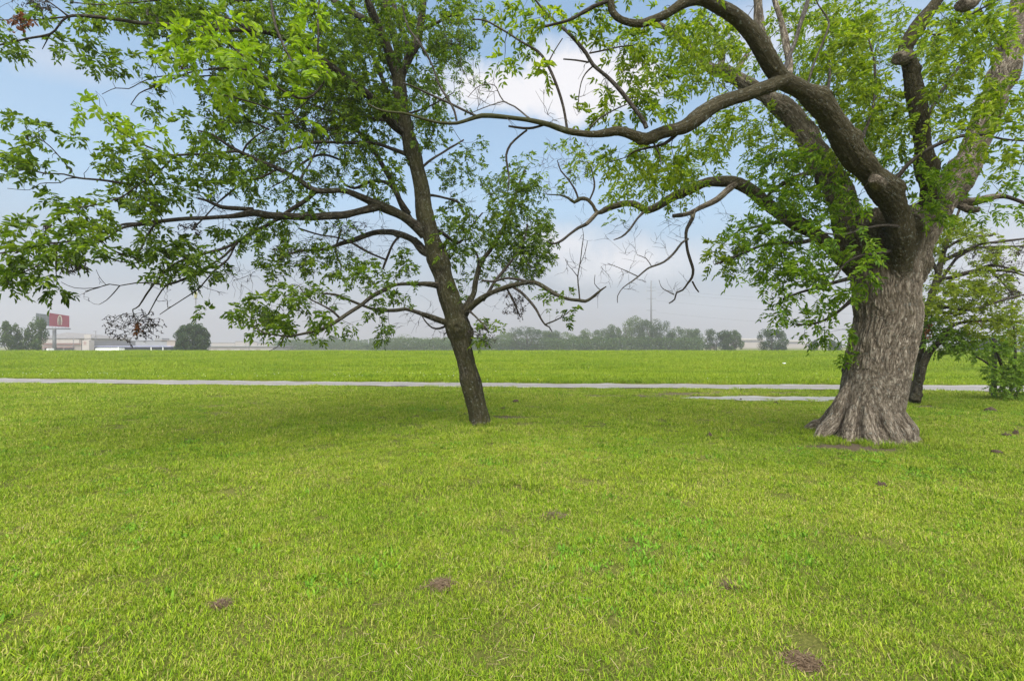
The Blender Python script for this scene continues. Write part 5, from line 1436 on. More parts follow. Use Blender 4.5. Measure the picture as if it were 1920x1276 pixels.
bare = pec.clusters([(1180, 470, 60, 60, .35, 8.3, .4), (1170, 510, 50, 40, .5, 8.2, .15), (1250, 420, 60, 40, .5, 8.6, .3), (900, 170, 60, 50, .4, 5.2, .2), (1000, 200, 70, 40, .35, 5.2, .2), (1060, 320, 50, 60, 1.0, 9.3, .4), (1090, 290, 50, 50, .8, 9.3, .4), (1150, 130, 100, 70, .35, 5.8, .4), (1350, 120, 100, 60, .35, 8, .8), (1250, 340, 70, 40, .4, 8.6, .6), (1600, 150, 120, 80, .3, 7.6, 1), (1420, 450, 80, 50, .3, 7.7, .5), (1310, 400, 60, 30, .6, 8.6, .3), (1270, 545, 30, 20, .6, 8.5, .1), (1270, 480, 30, 50, .2, 8.5, .15), (1120, 180, 50, 40, .2, 5.6, .3), (870, 190, 40, 30, .2, 5.1, .2), (1100, 400, 40, 30, .25, 9.3, .2)], 'bare', 205.0)
pec.grow(tips + bare, {'leaf': ('crown', M_PECAN_LEAF), 'green': ('lower_leaves', M_PECAN_GREEN)}, 3.2, 0.18, 4, 0.082, 0.031, 0.5, maxr=0.014)
pec.thick.append((tr, np.full(len(tr), 0.45), np.interp(trz, [0, 1.3, 2.3, 3.2], [0.06, 0.10, 0.18, 0.38]), 0))
for (a_, r1, z0, w0) in ((187, .92, .50, .12), (212, .74, .30, .10), (238, .73, .28, .10), (268, .71, .34, .11), (296, .68, .28, .09), (324, .68, .34, .10), (352, .67, .30, .10), (30, .68, .3, .10), (80, .85, .3, .11), (130, .85, .3, .11)):
    a_ = R(a_)
    cx_ = P(1622, 820, DP)[0]
    q_ = np.array([[cx_ + r_ * math.cos(a_ + k_), DP + r_ * math.sin(a_ + k_), z_] for r_, z_, k_ in ((.30, z0 + .40, 0), (.44, z0 + .1, 0), (.58, z0 * .55, .02), (r1 * .86, .09, .05), (r1, -.02, .09), (r1 * 1.16, -.13, .12))])
    q_ = catmull(q_, .05)
    t_ = np.linspace(0, 1, len(q_))
    pec.thick.append((q_, w0 * np.interp(t_, [0, .3, .65, 1], [.25, .8, 1.0, .45]), .08, 0))
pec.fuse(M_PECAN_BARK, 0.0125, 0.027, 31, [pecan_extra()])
pec.finish_twigs(M_TWIG, M_DEADTWIG)

# ------------------------------------------------------------------ the small tree behind the pecan
DS = 12.2
sml = Tree('small_tree', P(1716, 757, DS), 44)
tag(sml.root, 'small twin stemmed tree standing just behind the massive trunk', 'tree')
sml.limb([(1713, 762, 30, DS), (1716, 752, 25, DS), (1719, 725, 21, DS), (1722, 700, 20, DS), (1725, 665, 19, DS), (1727, 635, 18, DS), (1732, 600, 17, DS), (1745, 562, 15, DS), (1756, 525, 13, DS + .2), (1763, 495, 11, DS + .3), (1772, 465, 10, DS + .4), (1785, 430, 8, DS + .5), (1800, 390, 6, DS + .6)], 0.35, wig=.1)
sml.limb([(1716, 750, 20, DS - .1), (1724, 715, 15, DS - .15), (1731, 682, 14, DS - .2), (1742, 660, 13, DS - .25), (1757, 643, 12, DS - .3), (1775, 622, 10, DS - .35), (1790, 608, 8, DS - .4), (1830, 602, 6, DS - .5), (1870, 600, 5, DS - .6), (1930, 606, 3, DS - .7)], 0.3, wig=.15)
sml.limb([(1706, 752, 10, DS + .1), (1706, 720, 8, DS + .15), (1706, 690, 7, DS + .2), (1709, 650, 6, DS + .2)], 0.1, wig=.1)
for rows in (
    [(1756, 525, 9, DS + .2), (1790, 518, 8, DS), (1830, 505, 7, DS - .1), (1860, 496, 6, DS - .2), (1890, 502, 4, DS - .3), (1925, 512, 3, DS - .3)],
    [(1765, 490, 8, DS + .3), (1800, 475, 7, DS + .2), (1840, 458, 6, DS), (1880, 452, 5, DS - .1), (1930, 446, 3, DS - .2)],
    [(1750, 545, 8, DS + .2), (1775, 510, 7, DS + .4), (1800, 480, 6, DS + .5), (1835, 465, 5, DS + .5), (1880, 462, 4, DS + .5), (1930, 462, 3, DS + .5)],
    [(1800, 515, 6, DS), (1850, 508, 6, DS - .2), (1890, 508, 5, DS - .3), (1930, 520, 4, DS - .4)],
    [(1760, 520, 7, DS + .2), (1745, 480, 6, DS), (1735, 440, 5, DS - .1)],
    [(1768, 470, 6, DS + .3), (1790, 455, 6, DS + .2), (1820, 445, 5, DS), (1860, 442, 4, DS)],
    [(1740, 570, 8, DS), (1775, 575, 7, DS - .3), (1820, 580, 6, DS - .5), (1850, 572, 5, DS - .6), (1890, 560, 4, DS - .7), (1930, 550, 3, DS - .8)],
    [(1735, 590, 7, DS), (1760, 585, 6, DS - .3), (1800, 590, 5, DS - .5)],
    [(1850, 500, 5, DS - .2), (1880, 530, 4, DS - .3), (1905, 560, 3, DS - .4)],
    [(1772, 465, 6, DS + .4), (1760, 440, 5, DS + .6), (1770, 410, 4, DS + .8)]):
    sml.limb(rows, 0.1)
SB = [(1760, 450, 36, 36, .5, 12.4, .6), (1805, 430, 40, 24, .8, 12.5, .7), (1750, 500, 26, 36, .5, 12.3, .5), (1800, 545, 50, 26, 1.0, 11.7, .6), (1830, 560, 46, 22, .9, 11.6, .6), (1780, 580, 46, 22, 1.0, 11.8, .6), (1745, 570, 20, 22, .6, 12, .5), (1840, 480, 46, 30, .35, 12.2, .6), (1890, 540, 36, 36, .4, 11.8, .6), (1880, 590, 44, 26, .65, 11.5, .5), (1850, 610, 46, 20, .7, 11.6, .5), (1900, 610, 30, 26, .6, 11.5, .4),
      (1870, 465, 46, 22, .3, 12.2, .6), (1850, 520, 40, 20, .5, 11.8, .5)]
SD = [(1755, 625, 30, 26, 1.0, 11.9, .4), (1790, 640, 36, 22, .95, 11.8, .4), (1820, 625, 36, 16, .8, 11.7, .4), (1735, 600, 18, 20, .7, 12, .4), (1765, 655, 20, 12, .7, 12, .3)]
tips = sml.clusters(SB, 'leaf', 120.0, 9.0) + sml.clusters(SD, 'low', 120.0, 9.0)
bare = sml.clusters([(1860, 480, 70, 50, .7, 12.2, .6), (1880, 560, 50, 50, .6, 11.8, .5), (1780, 480, 50, 50, .5, 12.4, .6)], 'bare', 170.0)
for (px, py, rx, ry, n) in ((1870, 500, 50, 22, 160), (1890, 545, 36, 24, 140), (1850, 475, 36, 18, 90), (1905, 470, 26, 16, 60), (1880, 520, 36, 14, 90)):
    spray(sml, 'seed_cluster', px, py, rx, ry, DS - .2, n, M_SEED, 0.055, 2.6)
for (px, py, rx, ry, n) in ((1740, 618, 11, 16, 60), (1812, 616, 9, 12, 36), (1842, 603, 14, 6, 30)):
    spray(sml, 'dead_leaf_cluster', px, py, rx, ry, DS - .5, n, M_DEADLEAF, 0.06, 2.0)
sml.grow(tips + bare, {'leaf': ('crown', M_SMALL_LEAF), 'low': ('low_shoots', M_SHRUB_LEAF)}, 3.2, 0.14, 3, 0.078, 0.034, 0.4, maxr=0.012)
sml.fuse(M_ASH_BARK, 0.018, 0.014, 14)
sml.finish_twigs(M_TWIG, M_DEADTWIG)

# ------------------------------------------------------------------ shrub round a dark post at the right edge
DR = 13.2
shr = Tree('shrub', P(1888, 745, DR), 55)
tag(shr.root, 'leafy green shrub growing round a dark post at the right edge', 'shrub')
for rows in ([(1885, 748, 8, DR), (1880, 700, 7, DR), (1870, 660, 5, DR), (1855, 630, 4, DR)], [(1892, 748, 8, DR), (1900, 700, 7, DR), (1905, 650, 5, DR), (1900, 610, 4, DR)],
             [(1900, 748, 8, DR), (1925, 700, 6, DR), (1945, 660, 5, DR)], [(1880, 700, 5, DR), (1850, 680, 4, DR - .2), (1830, 668, 3, DR - .3)], [(1872, 660, 4, DR), (1845, 650, 3, DR + .1), (1825, 655, 2, DR + .1)]):
    shr.limb(rows, 0.1, fuse=9)
HB = [(1860, 655, 30, 18, .9, 13.1, .4), (1895, 650, 30, 24, 1, 13.1, .5), (1840, 668, 20, 9, .8, 13, .3), (1875, 690, 26, 20, 1, 13, .4), (1900, 700, 26, 30, 1.1, 13, .4), (1895, 730, 30, 16, 1.25, 12.9, .3), (1870, 715, 16, 22, .8, 13, .3), (1935, 690, 26, 45, 1, 13.1, .4), (1850, 690, 12, 8, .6, 13, .3), (1862, 632, 20, 10, .6, 13.1, .4), (1910, 625, 24, 18, .6, 13.1, .4)]
shr.grow(shr.clusters(HB, 'leaf', 150.0, 9.0), {'leaf': ('leaves', M_SHRUB_LEAF)}, 3.2, 0.14, 3, 0.075, 0.036, 0.4, maxr=0.01)
shr.finish_twigs(M_TWIG, M_DEADTWIG)

# ------------------------------------------------------------------ small things on and beside the lawn
M_POST = simple('dark_post_wood', (0.05, 0.042, 0.035), 0.85, 0.3, 8)
M_CAP = simple('post_cap', (0.03, 0.03, 0.03), 0.6, 0.2, 8)
x, d = P(1864, 745, 13.5)[0], 13.5
pst = empty('fence_post', (x, d, float(gz(np.array([x]), np.array([d]))[0])))
tag(pst, 'dark weathered post standing up through the green shrub', 'post')
bm = bmesh.new()
bmesh.ops.create_cone(bm, segments=14, radius1=0.062, radius2=0.055, depth=1.72, cap_ends=True)
for v in bm.verts:
    v.co.z += 0.82
    v.co.x += 0.01 * math.sin(v.co.z * 4)
obj('post', bm, M_POST, pst)
bm = bmesh.new()
bmesh.ops.create_cone(bm, segments=14, radius1=0.068, radius2=0.04, depth=0.05, cap_ends=True)
for v in bm.verts:
    v.co.z += 1.70
    v.co.x += 0.005
obj('cap', bm, M_CAP, pst)

M_CLOD = simple('dark_soil', (0.045, 0.027, 0.014), 0.95, 0.5, 40)
M_THATCH = leaf_mat('dead_thatch', [(0.1, (0.060, 0.036, 0.020)), (0.6, (0.13, 0.085, 0.050)), (0.95, (0.24, 0.175, 0.11))], 0.1, (1, 1, 1))

def mound(px, py, w, h, label, straw=0, group=None):
    x, y = gx(px, py)
    rng = np.random.RandomState(int(px * 7 + py))
    bm = bmesh.new()
    bmesh.ops.create_icosphere(bm, subdivisions=4, radius=1.0)
    co = np.array([v.co[:] for v in bm.verts])
    k = fbm(co * 2.1 + px, 3) - 0.5
    k2 = fbm(co * 6 + py, 2) - 0.5
    for v, a, b in zip(bm.verts, k, k2):
        s = 1 + a * 1.1 + b * 0.5
        v.co = Vector((v.co.x * s * w / 2, v.co.y * s * w / 2 * 0.8, v.co.z * s * h * (1 + b)))
    if straw:
        n = straw
        b0 = np.stack([rng.normal(0, w * .28, n), rng.normal(0, w * .24, n), np.full(n, 0)], 1)
        b0[:, 2] = h * 0.9 * np.exp(-((b0[:, 0] / (w * .5)) ** 2 + (b0[:, 1] / (w * .4)) ** 2) * 1.6) + rng.uniform(0.0, 0.012, n)
        az = rng.uniform(0, 6.28, n)
        for q, a in zip(b0, az):
            L_, ww = rng.uniform(.03, .09), rng.uniform(.0015, .003)
            dv = Vector((math.cos(a), math.sin(a), rng.uniform(-.1, .3)))
            sv = Vector((-math.sin(a), math.cos(a), 0)) * ww
            p = Vector(q)
            bm.faces.new([bm.verts.new(p - sv), bm.verts.new(p + sv), bm.verts.new(p + dv * L_ + Vector((0, 0, -.01)))])
    o = obj('thatch_patch' if straw else 'soil_clod', bm, M_THATCH if straw else M_CLOD, None, not straw)
    o.location = (x, y, float(gz(np.array([x]), np.array([y]))[0]) + 0.006)
    tag(o, label, 'bare patch' if straw else 'clod', group)

CL = 'dark clods lying on the lawn'
mound(967, 755, .16, .06, 'dark soil clod right of the leaning trunk, the farther of two', 0, CL)
mound(944, 768, .12, .05, 'small dark clod just right of the leaning trunk, the nearer of two', 0, CL)
mound(1455, 757, .10, .05, 'small dark clod below the pale concrete strip', 0, CL)
mound(1389, 750, .07, .03, 'tiny clod on the near edge of the concrete strip', 0, CL)
mound(1522, 756, .07, .03, 'tiny clod just left of the big furrowed trunk', 0, CL)
mound(1858, 771, .24, .06, 'wide flat dark clod on the grass below the shrub', 0, CL)
mound(1887, 818, .12, .045, 'dark clod at the right edge, left one of a pair', 0, CL)
mound(1905, 817, .09, .075, 'taller dark clod at the right edge, right one of a pair', 0, CL)
mound(1330, 818, .08, .05, 'small dark clod alone between the two big trees', 0, CL)
mound(1652, 912, .10, .04, 'low dark clod in front of the big furrowed trunk', 0, CL)
mound(1868, 850, .12, .03, 'flat dark clod right of and nearer than the big trunk', 0, CL)
mound(826, 1098, .15, .02, 'brown patch of dead thatch in the middle of the near lawn', 420)
mound(414, 1136, .09, .015, 'small grey patch of dead thatch on the left near lawn', 200)
mound(1366, 1098, .10, .008, 'faint brown thatch patch on the right near lawn', 150)
mound(1508, 1240, .15, .008, 'dark brown hollow of dead thatch at the bottom right of the lawn', 300)
mound(1040, 966, .20, .008, 'straw coloured bare patch near the middle of the lawn', 180)

# leaf litter: white flower heads in the meadow
def flowers():
    rng = np.random.RandomState(3)
    n = 150
    px = rng.uniform(-100, 1600, n) ** 1.0
    py = rng.normal(703, 7, n).clip(684, 716)
    px = np.where(rng.uniform(0, 1, n) < .7, rng.uniform(-50, 950, n), px)
    d = CAM_H * F / (py - HY)
    x = (px - CX) / F * d
    c, h = road_c(x)
    k = d > c + h + .5
    x, d = x[k], d[k]
    z = gz(x, d) + rng.uniform(.10, .18, len(x))
    r = rng.uniform(.010, .020, len(x))
    base = np.array([[1, 0, 0], [0, 1, 0], [-1, 0, 0], [0, -1, 0], [0, 0, .7], [0, 0, -.5]])
    v = np.stack([x, d, z], 1)[:, None, :] + base[None] * r[:, None, None]
    f0 = np.array([[0, 1, 4], [1, 2, 4], [2, 3, 4], [3, 0, 4], [1, 0, 5], [2, 1, 5], [3, 2, 5], [0, 3, 5]])
    f = (np.arange(len(x))[:, None, None] * 6 + f0[None]).reshape(-1, 3)
    o = mesh_np('wildflowers', v.reshape(-1, 3), f, 3, simple('flower_white', (0.75, 0.75, 0.66), 0.8, 0.1, 5))
    tag(o, 'scattered tiny white flower heads in the meadow', 'wildflowers', kind='stuff')
flowers()
bm = bmesh.new()
bmesh.ops.create_grid(bm, x_segments=10, y_segments=8, size=0.5)
for v in bm.verts:
    v.co = Vector((v.co.x * .24, v.co.y * .12, .01 + .025 * math.sin(v.co.x * 9 + v.co.y * 5) + .02 * math.sin(v.co.y * 17)))
r_ = bmesh.ops.solidify(bm, geom=bm.faces[:], thickness=0.004)
o = obj('litter', bm, simple('white_plastic', (0.5, 0.5, 0.5), 0.5, 0.05), None, True)
dd = 34.0
o.location = ((1470 - CX) / F * dd, dd, float(gz(np.array([17.]), np.array([dd]))[0]) + 0.14)
tag(o, 'crumpled white plastic sheet lying in the meadow', 'litter')

# ------------------------------------------------------------------ far trees beyond the meadow
M_FAR = [leaf_mat('far_leaf_deep', [(0.1, (0.017, 0.038, 0.007)), (0.9, (0.050, 0.085, 0.012))], 0.3),
         leaf_mat('far_leaf_mid', [(0.1, (0.026, 0.054, 0.008)), (0.9, (0.072, 0.114, 0.015))], 0.3),
         leaf_mat('far_leaf_pale', [(0.1, (0.044, 0.082, 0.011)), (0.9, (0.110, 0.155, 0.020))], 0.35)]
M_FARBARK = simple('far_bark', (0.07, 0.058, 0.045), 0.9, 0.3, 2)
FZ = -2.4

def far_crown(seed, nleaf, shape='round', leaf=0.34):
    """crown in a unit box: x, y in -1..1, z from 0 (low skirt) to 1 (top)"""
    rng = np.random.RandomState(seed)
    blobs = []
    if shape == 'ball':
        nb = 130
    elif shape == 'open':
        nb = 44
    else:
        nb = 34
    for k in range(nb):
        a = rng.uniform(0, 2 * np.pi)
        z = rng.uniform(0.06, 0.92)
        if shape == 'ball':
            env = math.sqrt(max(0.05, 1 - ((z - 0.42) / 0.62) ** 2))
            r = rng.uniform(.0, 1.0) ** .4 * .95 * env
            s = rng.uniform(.13, .20)
        elif shape == 'open':
            z = rng.uniform(0.35, 0.9)
            env = 0.55 + 0.45 * math.sin(min(1, z * 1.1) * math.pi)
            r = math.sqrt(rng.uniform(0, 1)) * env
            s = rng.uniform(.11, .24)
        elif shape == 'tall':
            env = 0.95 * (1 - 0.6 * z ** 2)
            r = math.sqrt(rng.uniform(0, 1)) * env * .8
            s = rng.uniform(.16, .34)
        else:
            env = math.sqrt(max(0.1, 1 - ((z - 0.42) / 0.66) ** 2))
            r = math.sqrt(rng.uniform(0.1, 1)) * env * .85
            s = rng.uniform(.16, .34)
        blobs.append((r * math.cos(a), r * math.sin(a), z, s))
    per = nleaf // nb
    P_, N_ = [], []
    for (bx, by, bz, s) in blobs:
        u = unit(rng.normal(0, 1, (per, 3)))
        rr = s * rng.uniform(.55, 1.12, (per, 1)) ** .6
        P_.append(np.array([bx, by, bz]) + u * rr * np.array([1, 1, .62]))
        N_.append(u)
    p, nrm = np.concatenate(P_), np.concatenate(N_)
    ok = p[:, 2] > -0.04
    return p[ok], nrm[ok]

def far_tree(px, top, wpx, d, tone, label, shape='round', seed=0, group=None, nleaf=7000, name='tree', lean=0, base=None):
    b = FZ if base is None else base
    x = (px - CX) / F * d
    H = CAM_H + (HY - top) / F * d - b
    w = wpx / F * d / 2 * (1.0 if d < 200 else 1.3)
    w /= math.sqrt(1 + ((px - CX) / F) ** 2)
    rng = np.random.RandomState(seed + int(px))
    root = empty(name, (x, d, b))
    tag(root, label, 'tree', group)
    low = .10 if shape != 'open' else .0
    p, nrm = far_crown(seed + int(px), nleaf, shape)
    # the skirt starts a little above the ground
    pos = np.stack([p[:, 0] * w, p[:, 1] * w * .9, (low + p[:, 2] * (1 - low)) * H], 1)
    pos[:, 0] += lean * pos[:, 2]
    n = len(pos)
    L_ = rng.uniform(.22, .5, n) * (0.5 + d / 380)
    ax = unit(np.cross(nrm, rng.normal(0, 1, (n, 3))) + np.array([0, 0, -.25]))
    v, f = leaflets(pos, ax, unit(nrm + rng.normal(0, .5, (n, 3))), L_, L_ * .7)
    mesh_np('crown', v, f, 4, M_FAR[tone], root)
    t = Tubes()
    tw = max(.12, w * .06)
    fork = H * (.22 if shape != 'open' else .12)
    trunk = np.array([[0, 0, -.3], [0, 0, fork * .5], [lean * fork * .6, 0, fork], [lean * H * .5, 0, H * .55]])
    t.add(trunk, [tw * 1.3, tw, tw * .9, tw * .5], 8)
    for k in range(7 if shape == 'open' else 5):
        a = rng.uniform(0, 6.28)
        e = np.array([math.cos(a) * w * .7 + lean * H * .7, math.sin(a) * w * .6, H * rng.uniform(.55, .85)])
        s0 = np.array([lean * fork * .5, 0, fork * rng.uniform(.4, 1.1)])
        m_ = (s0 + e) / 2 + np.array([math.cos(a) * w * .15, math.sin(a) * w * .15, -H * .04])
        t.add(np.array([s0, (s0 + m_) / 2, m_, (m_ + e) / 2, e]), [tw * .6, tw * .5, tw * .4, tw * .28, tw * .12], 6)
    t.build('trunk', M_FARBARK, root)
    return root

FG = 'trees of the far treeline'
far_tree(22, 603, 60, 120, 1, 'spreading hazy tree at the far left edge with several stems', 'round', 1, None, 6000)
far_tree(60, 598, 56, 122, 1, 'leaning tree in front of the billboard with open crown', 'round', 2, None, 5200, lean=.12)
far_tree(68, 636, 30, 118, 1, 'low bush at the foot of the leaning tree by the billboard', 'round', 3, None, 1400, 'bush')
far_tree(360, 606, 72, 120, 0, 'dense round dark green tree in front of the low grey building', 'ball', 9, None, 16000)
row = [  # px, top, width, depth, tone, shape, label
    (528, 645, 40, 330, 1, 'round', 'lowest bluish tree at the left end of the treeline'),
    (562, 638, 50, 340, 0, 'round', 'hazy rounded tree second from the left end of the treeline'),
    (592, 634, 44, 345, 0, 'round', 'hazy blue green tree in the left clump, third from its left end'),
    (620, 630, 40, 345, 0, 'tall', 'tallest hazy tree of the left clump of the treeline'),
    (645, 634, 42, 350, 0, 'round', 'hazy tree just right of the tallest one in the left clump'),
    (668, 641, 36, 350, 0, 'round', 'low hazy tree at the right end of the left clump'),
    (708, 643, 46, 300, 1, 'round', 'low tree just right of the gap in the treeline'),
    (735, 640, 44, 300, 1, 'round', 'rounded mid green tree left of the pale broad one'),
    (778, 629, 78, 290, 2, 'round', 'broad pale green tree left of the leaning trunk'),
    (832, 632, 60, 290, 2, 'round', 'pale tree seen just left of the leaning trunk'),
    (898, 630, 46, 280, 1, 'round', 'mid green tree just right of the leaning trunk'),
    (942, 624, 54, 280, 2, 'round', 'light green tree left of the big dark dome'),
    (989, 614, 66, 250, 0, 'round', 'big dark dome shaped tree in the middle of the treeline'),
    (1034, 620, 46, 262, 1, 'tall', 'upright tree right of the big dark dome'),
    (1068, 622, 50, 262, 2, 'round', 'light green tree right of the upright one'),
    (1096, 618, 36, 262, 2, 'tall', 'pale tree at the left of the notch in the treeline'),
    (1132, 618, 40, 245, 1, 'round', 'tree at the right of the notch in the treeline'),
    (1152, 610, 36, 245, 1, 'tall', 'pointed tree left of the tall pale one'),
    (1184, 594, 46, 240, 2, 'tall', 'tallest pale leafy tree of the treeline, left of the power pole'),
    (1208, 600, 40, 238, 1, 'tall', 'tree right under the tall power pole'),
    (1238, 602, 60, 232, 0, 'round', 'wide feathery dark tree right of the power pole'),
    (1270, 612, 44, 232, 1, 'round', 'mid green tree second from the right of the main mass'),
    (1296, 617, 42, 232, 1, 'round', 'last tree at the right end of the main mass'),
    (1343, 620, 60, 190, 0, 'round', 'dark tree left one of the close pair right of the main mass'),
    (1375, 620, 46, 190, 1, 'round', 'looser tree right one of the close pair right of the main mass'),
    (1447, 618, 62, 165, 0, 'round', 'lone wide bushy tree right of the close pair'),
    (1525, 638, 20, 170, 0, 'round', 'small bushy tree left of the massive trunk'),
    (1565, 638, 34, 185, 0, 'round', 'hazy small tree right beside the massive trunk'),
    (1795, 650, 60, 150, 1, 'round', 'low hazy tree seen between the small tree and the shrub'),
    (1840, 648, 60, 155, 0, 'round', 'low dark tree behind the shrub'),
]
for k, (px, top, w, d, tone, shp, lab) in enumerate(row):
    far_tree(px, top, w, d, tone, lab, shp, 60 + k, FG if k < 26 else None, 5200 if d > 200 else 6000)

def undergrowth():
    """the unbroken thicket at the foot of the treeline"""
    rng = np.random.RandomState(77)
    n = 26000
    px = np.concatenate([rng.uniform(515, 690, n // 5), rng.uniform(692, 1318, n - n // 5)])
    d = np.where(px < 690, rng.uniform(318, 345, n), np.interp(px, [690, 870, 1320], [285, 262, 222]) + rng.uniform(-8, 10, n))
    hmax = 5.5 + 3.0 * n2(px, px * 0, 0.05, 3, 1.0)
    z = FZ + hmax * rng.uniform(0, 1, n) ** .8
    pos = np.stack([(px - CX) / F * d, d, z], 1)
    nrm = unit(rng.normal(0, 1, (n, 3)) + np.array([0, -.6, .3]))
    L_ = rng.uniform(.5, 1.0, n)
    v, f = leaflets(pos, unit(np.cross(nrm, rng.normal(0, 1, (n, 3)))), nrm, L_, L_ * .7)
    o = mesh_np('undergrowth', v, f, 4, M_FAR[1])
    tag(o, 'low green thicket filling the foot of the far treeline', 'undergrowth', kind='stuff')
undergrowth()

# ------------------------------------------------------------------ power poles and wires
M_STEEL = simple('weathered_steel', (0.10, 0.10, 0.10), 0.6, 0.15, 2)
M_DARKSTEEL = simple('dark_steel', (0.09, 0.085, 0.085), 0.6, 0.15, 2)
M_INS = simple('insulator', (0.35, 0.33, 0.30), 0.3, 0.1, 2)
M_WIRE = simple('wire', (0.12, 0.12, 0.12), 0.5, 0.1, 2)

def cone_between(bm, p, q, r0, r1, seg=10):
    p, q = Vector(p), Vector(q)
    m = bmesh.ops.create_cone(bm, segments=seg, radius1=r0, radius2=r1, depth=(q - p).length, cap_ends=True)
    rot = (q - p).to_track_quat('Z', 'Y').to_matrix()
    for v in m['verts']:
        v.co = rot @ v.co + (p + q) / 2

def power_pole(px, top, d, arms, wpx, label, r=.7):
    x = (px - CX) / F * d
    H = CAM_H + (HY - top) / F * d - FZ
    root = empty('transmission_pole', (x, d, FZ))
    tag(root, label, 'power pole')
    bm = bmesh.new()
    cone_between(bm, (0, 0, -.5), (0, 0, H), r, r * .5, 14)
    obj('pole', bm, M_STEEL, root, True)
    ends = []
    for k, a in enumerate(arms):
        z = CAM_H + (HY - a) / F * d - FZ
        hw = wpx / F * d
        bm = bmesh.new()
        for s in (-1, 1):
            cone_between(bm, (0, 0, z), (s * hw, 0, z + .25), .13, .07, 8)
        arm = obj('crossarm', bm, M_STEEL, root)
        for s in (-1, 1):
            bm = bmesh.new()
            for q in range(5):
                m = bmesh.ops.create_uvsphere(bm, u_segments=8, v_segments=6, radius=.14)
                for v in m['verts']:
                    v.co = Vector((v.co.x + s * hw, v.co.y, v.co.z * .6 + z + .1 - .22 * q))
            obj('insulator', bm, M_INS, arm)
            ends.append(Vector((x + s * hw, d, FZ + z - 1.0)))
    return ends

e1 = power_pole(1221, 526, 300, (539, 545, 560, 582), 9, 'tall grey transmission pole rising above the treeline with short crossarms')
e2 = power_pole(1031, 585, 420, (592, 602, 612), 6, 'faint far transmission pole behind the middle of the treeline')
far_end = Vector(((2300 - CX) / F * 240, 240, 28))
for k, (s, lab) in enumerate(((1, 'uppermost power wire running right from the tall pole'), (3, 'second power wire running right from the tall pole'), (5, 'third power wire running right from the tall pole'), (7, 'lowest power wire running right from the tall pole'))):
    p, q = e1[s], far_end + Vector((0, 0, (e1[s].z - e1[1].z)))
    t = np.linspace(0, 1, 40)
    path = np.array([list(p.lerp(q, a) + Vector((0, 0, -7.0 * 4 * a * (1 - a)))) for a in t])
    tb = Tubes()
    tb.add(path, np.full(40, .035), 5)
    o = tb.build('power_line', M_WIRE)
    tag(o, lab, 'power line', 'power wires')

# ------------------------------------------------------------------ roadside buildings, billboard and poles at the left
M_STUCCO = simple('beige_stucco', (0.29, 0.24, 0.205), 0.9, 0.12, .4)
M_STUCCO2 = simple('pale_stucco', (0.37, 0.325, 0.295), 0.9, 0.1, .4)
M_ROOF = simple('grey_shingle', (0.13, 0.115, 0.11), 0.9, 0.25, 1.5)
M_DARKWALL = simple('charcoal_panel', (0.075, 0.073, 0.075), 0.7, 0.2, .5)
M_GREYWALL = simple('grey_block', (0.22, 0.215, 0.215), 0.9, 0.15, .4)
M_WHITE = simple('white_paint', (0.78, 0.77, 0.72), 0.5, 0.06, 2)
M_BLUE = simple('lilac_fascia', (0.36, 0.36, 0.52), 0.5, 0.08, 2)
M_GLASS = simple('shop_glass', (0.03, 0.035, 0.04), 0.12, 0.3, .6)
M_AWN = simple('rust_awning', (0.23, 0.09, 0.07), 0.8, 0.2, 1)
M_RED = simple('billboard_red', (0.27, 0.005, 0.025), 0.6, 0.12, .5)
M_CREAM = simple('billboard_cream', (0.62, 0.56, 0.42), 0.6, 0.1, 1)
M_OLIVE = simple('billboard_olive', (0.20, 0.15, 0.09), 0.6, 0.2, 1)
M_PANEL = simple('billboard_back', (0.04, 0.05, 0.05), 0.7, 0.4, .8)
M_YELLOW = simple('lamp_yellow', (0.34, 0.30, 0.14), 0.5, 0.1, 2)
M_TYRE = simple('tyre', (0.02, 0.02, 0.02), 0.8, 0.2, 4)

def X(px, d):
    return (px - CX) / F * d

def Z(py, d):
    return CAM_H + (HY - py) / F * d

def bx(name, mat, parent, x0, y0, z0, x1, y1, z1):
    bm = bmesh.new()
    box(bm, x0, y0, z0, x1, y1, z1)
    o = obj(name, bm, mat, parent)
    if parent:
        o.location = -Vector(parent.location) + (Vector((0, 0, 0)) if parent.parent is None else Vector((0, 0, 0)))
    return o

def sub(name, mat, root, part, x0, y0, z0, x1, y1, z1):
    bm = bmesh.new()
    box(bm, x0, y0, z0, x1, y1, z1)
    return obj(name, bm, mat, part)

# shopping hall with a hipped roof behind the billboard
d = 250.0
hall = empty('shopping_hall', (X(125, d), d, FZ))
tag(hall, 'beige shopping hall with hipped grey roof behind the billboard', 'building')
x0, x1 = X(72, d), X(172, d)
bx('wall', M_STUCCO, hall, x0, d, FZ, x1, d + 26, Z(634, d))
bx('upper_wall', M_STUCCO2, hall, x0 + 4, d - .4, Z(643, d), X(150, d), d - .003, Z(635, d))
bm = bmesh.new()
ze, zr = Z(634.2, d) + .02, Z(622, d)
vs = [bm.verts.new(c) for c in ((x0 - .8, d - .9, ze), (x1 + .8, d - .9, ze), (x1 + .8, d + 27, ze), (x0 - .8, d + 27, ze), (X(88, d), d + 11, zr), (X(146, d), d + 11, zr - 1.0))]
for f in ((0, 1, 5, 4), (1, 2, 5), (2, 3, 4, 5), (3, 0, 4), (3, 2, 1, 0)):
    bm.faces.new([vs[k] for k in f])
rf = obj('roof', bm, M_ROOF, hall)
rf.location = -Vector(hall.location)
bx('parapet', M_STUCCO2, hall, X(160, d), d - .6, Z(640, d), X(172, d), d - .003, Z(627, d))
bx('fascia', M_AWN, hall, x0 + 2, d - 1.1, Z(645.2, d), X(160, d), d - .42, Z(644.2, d))
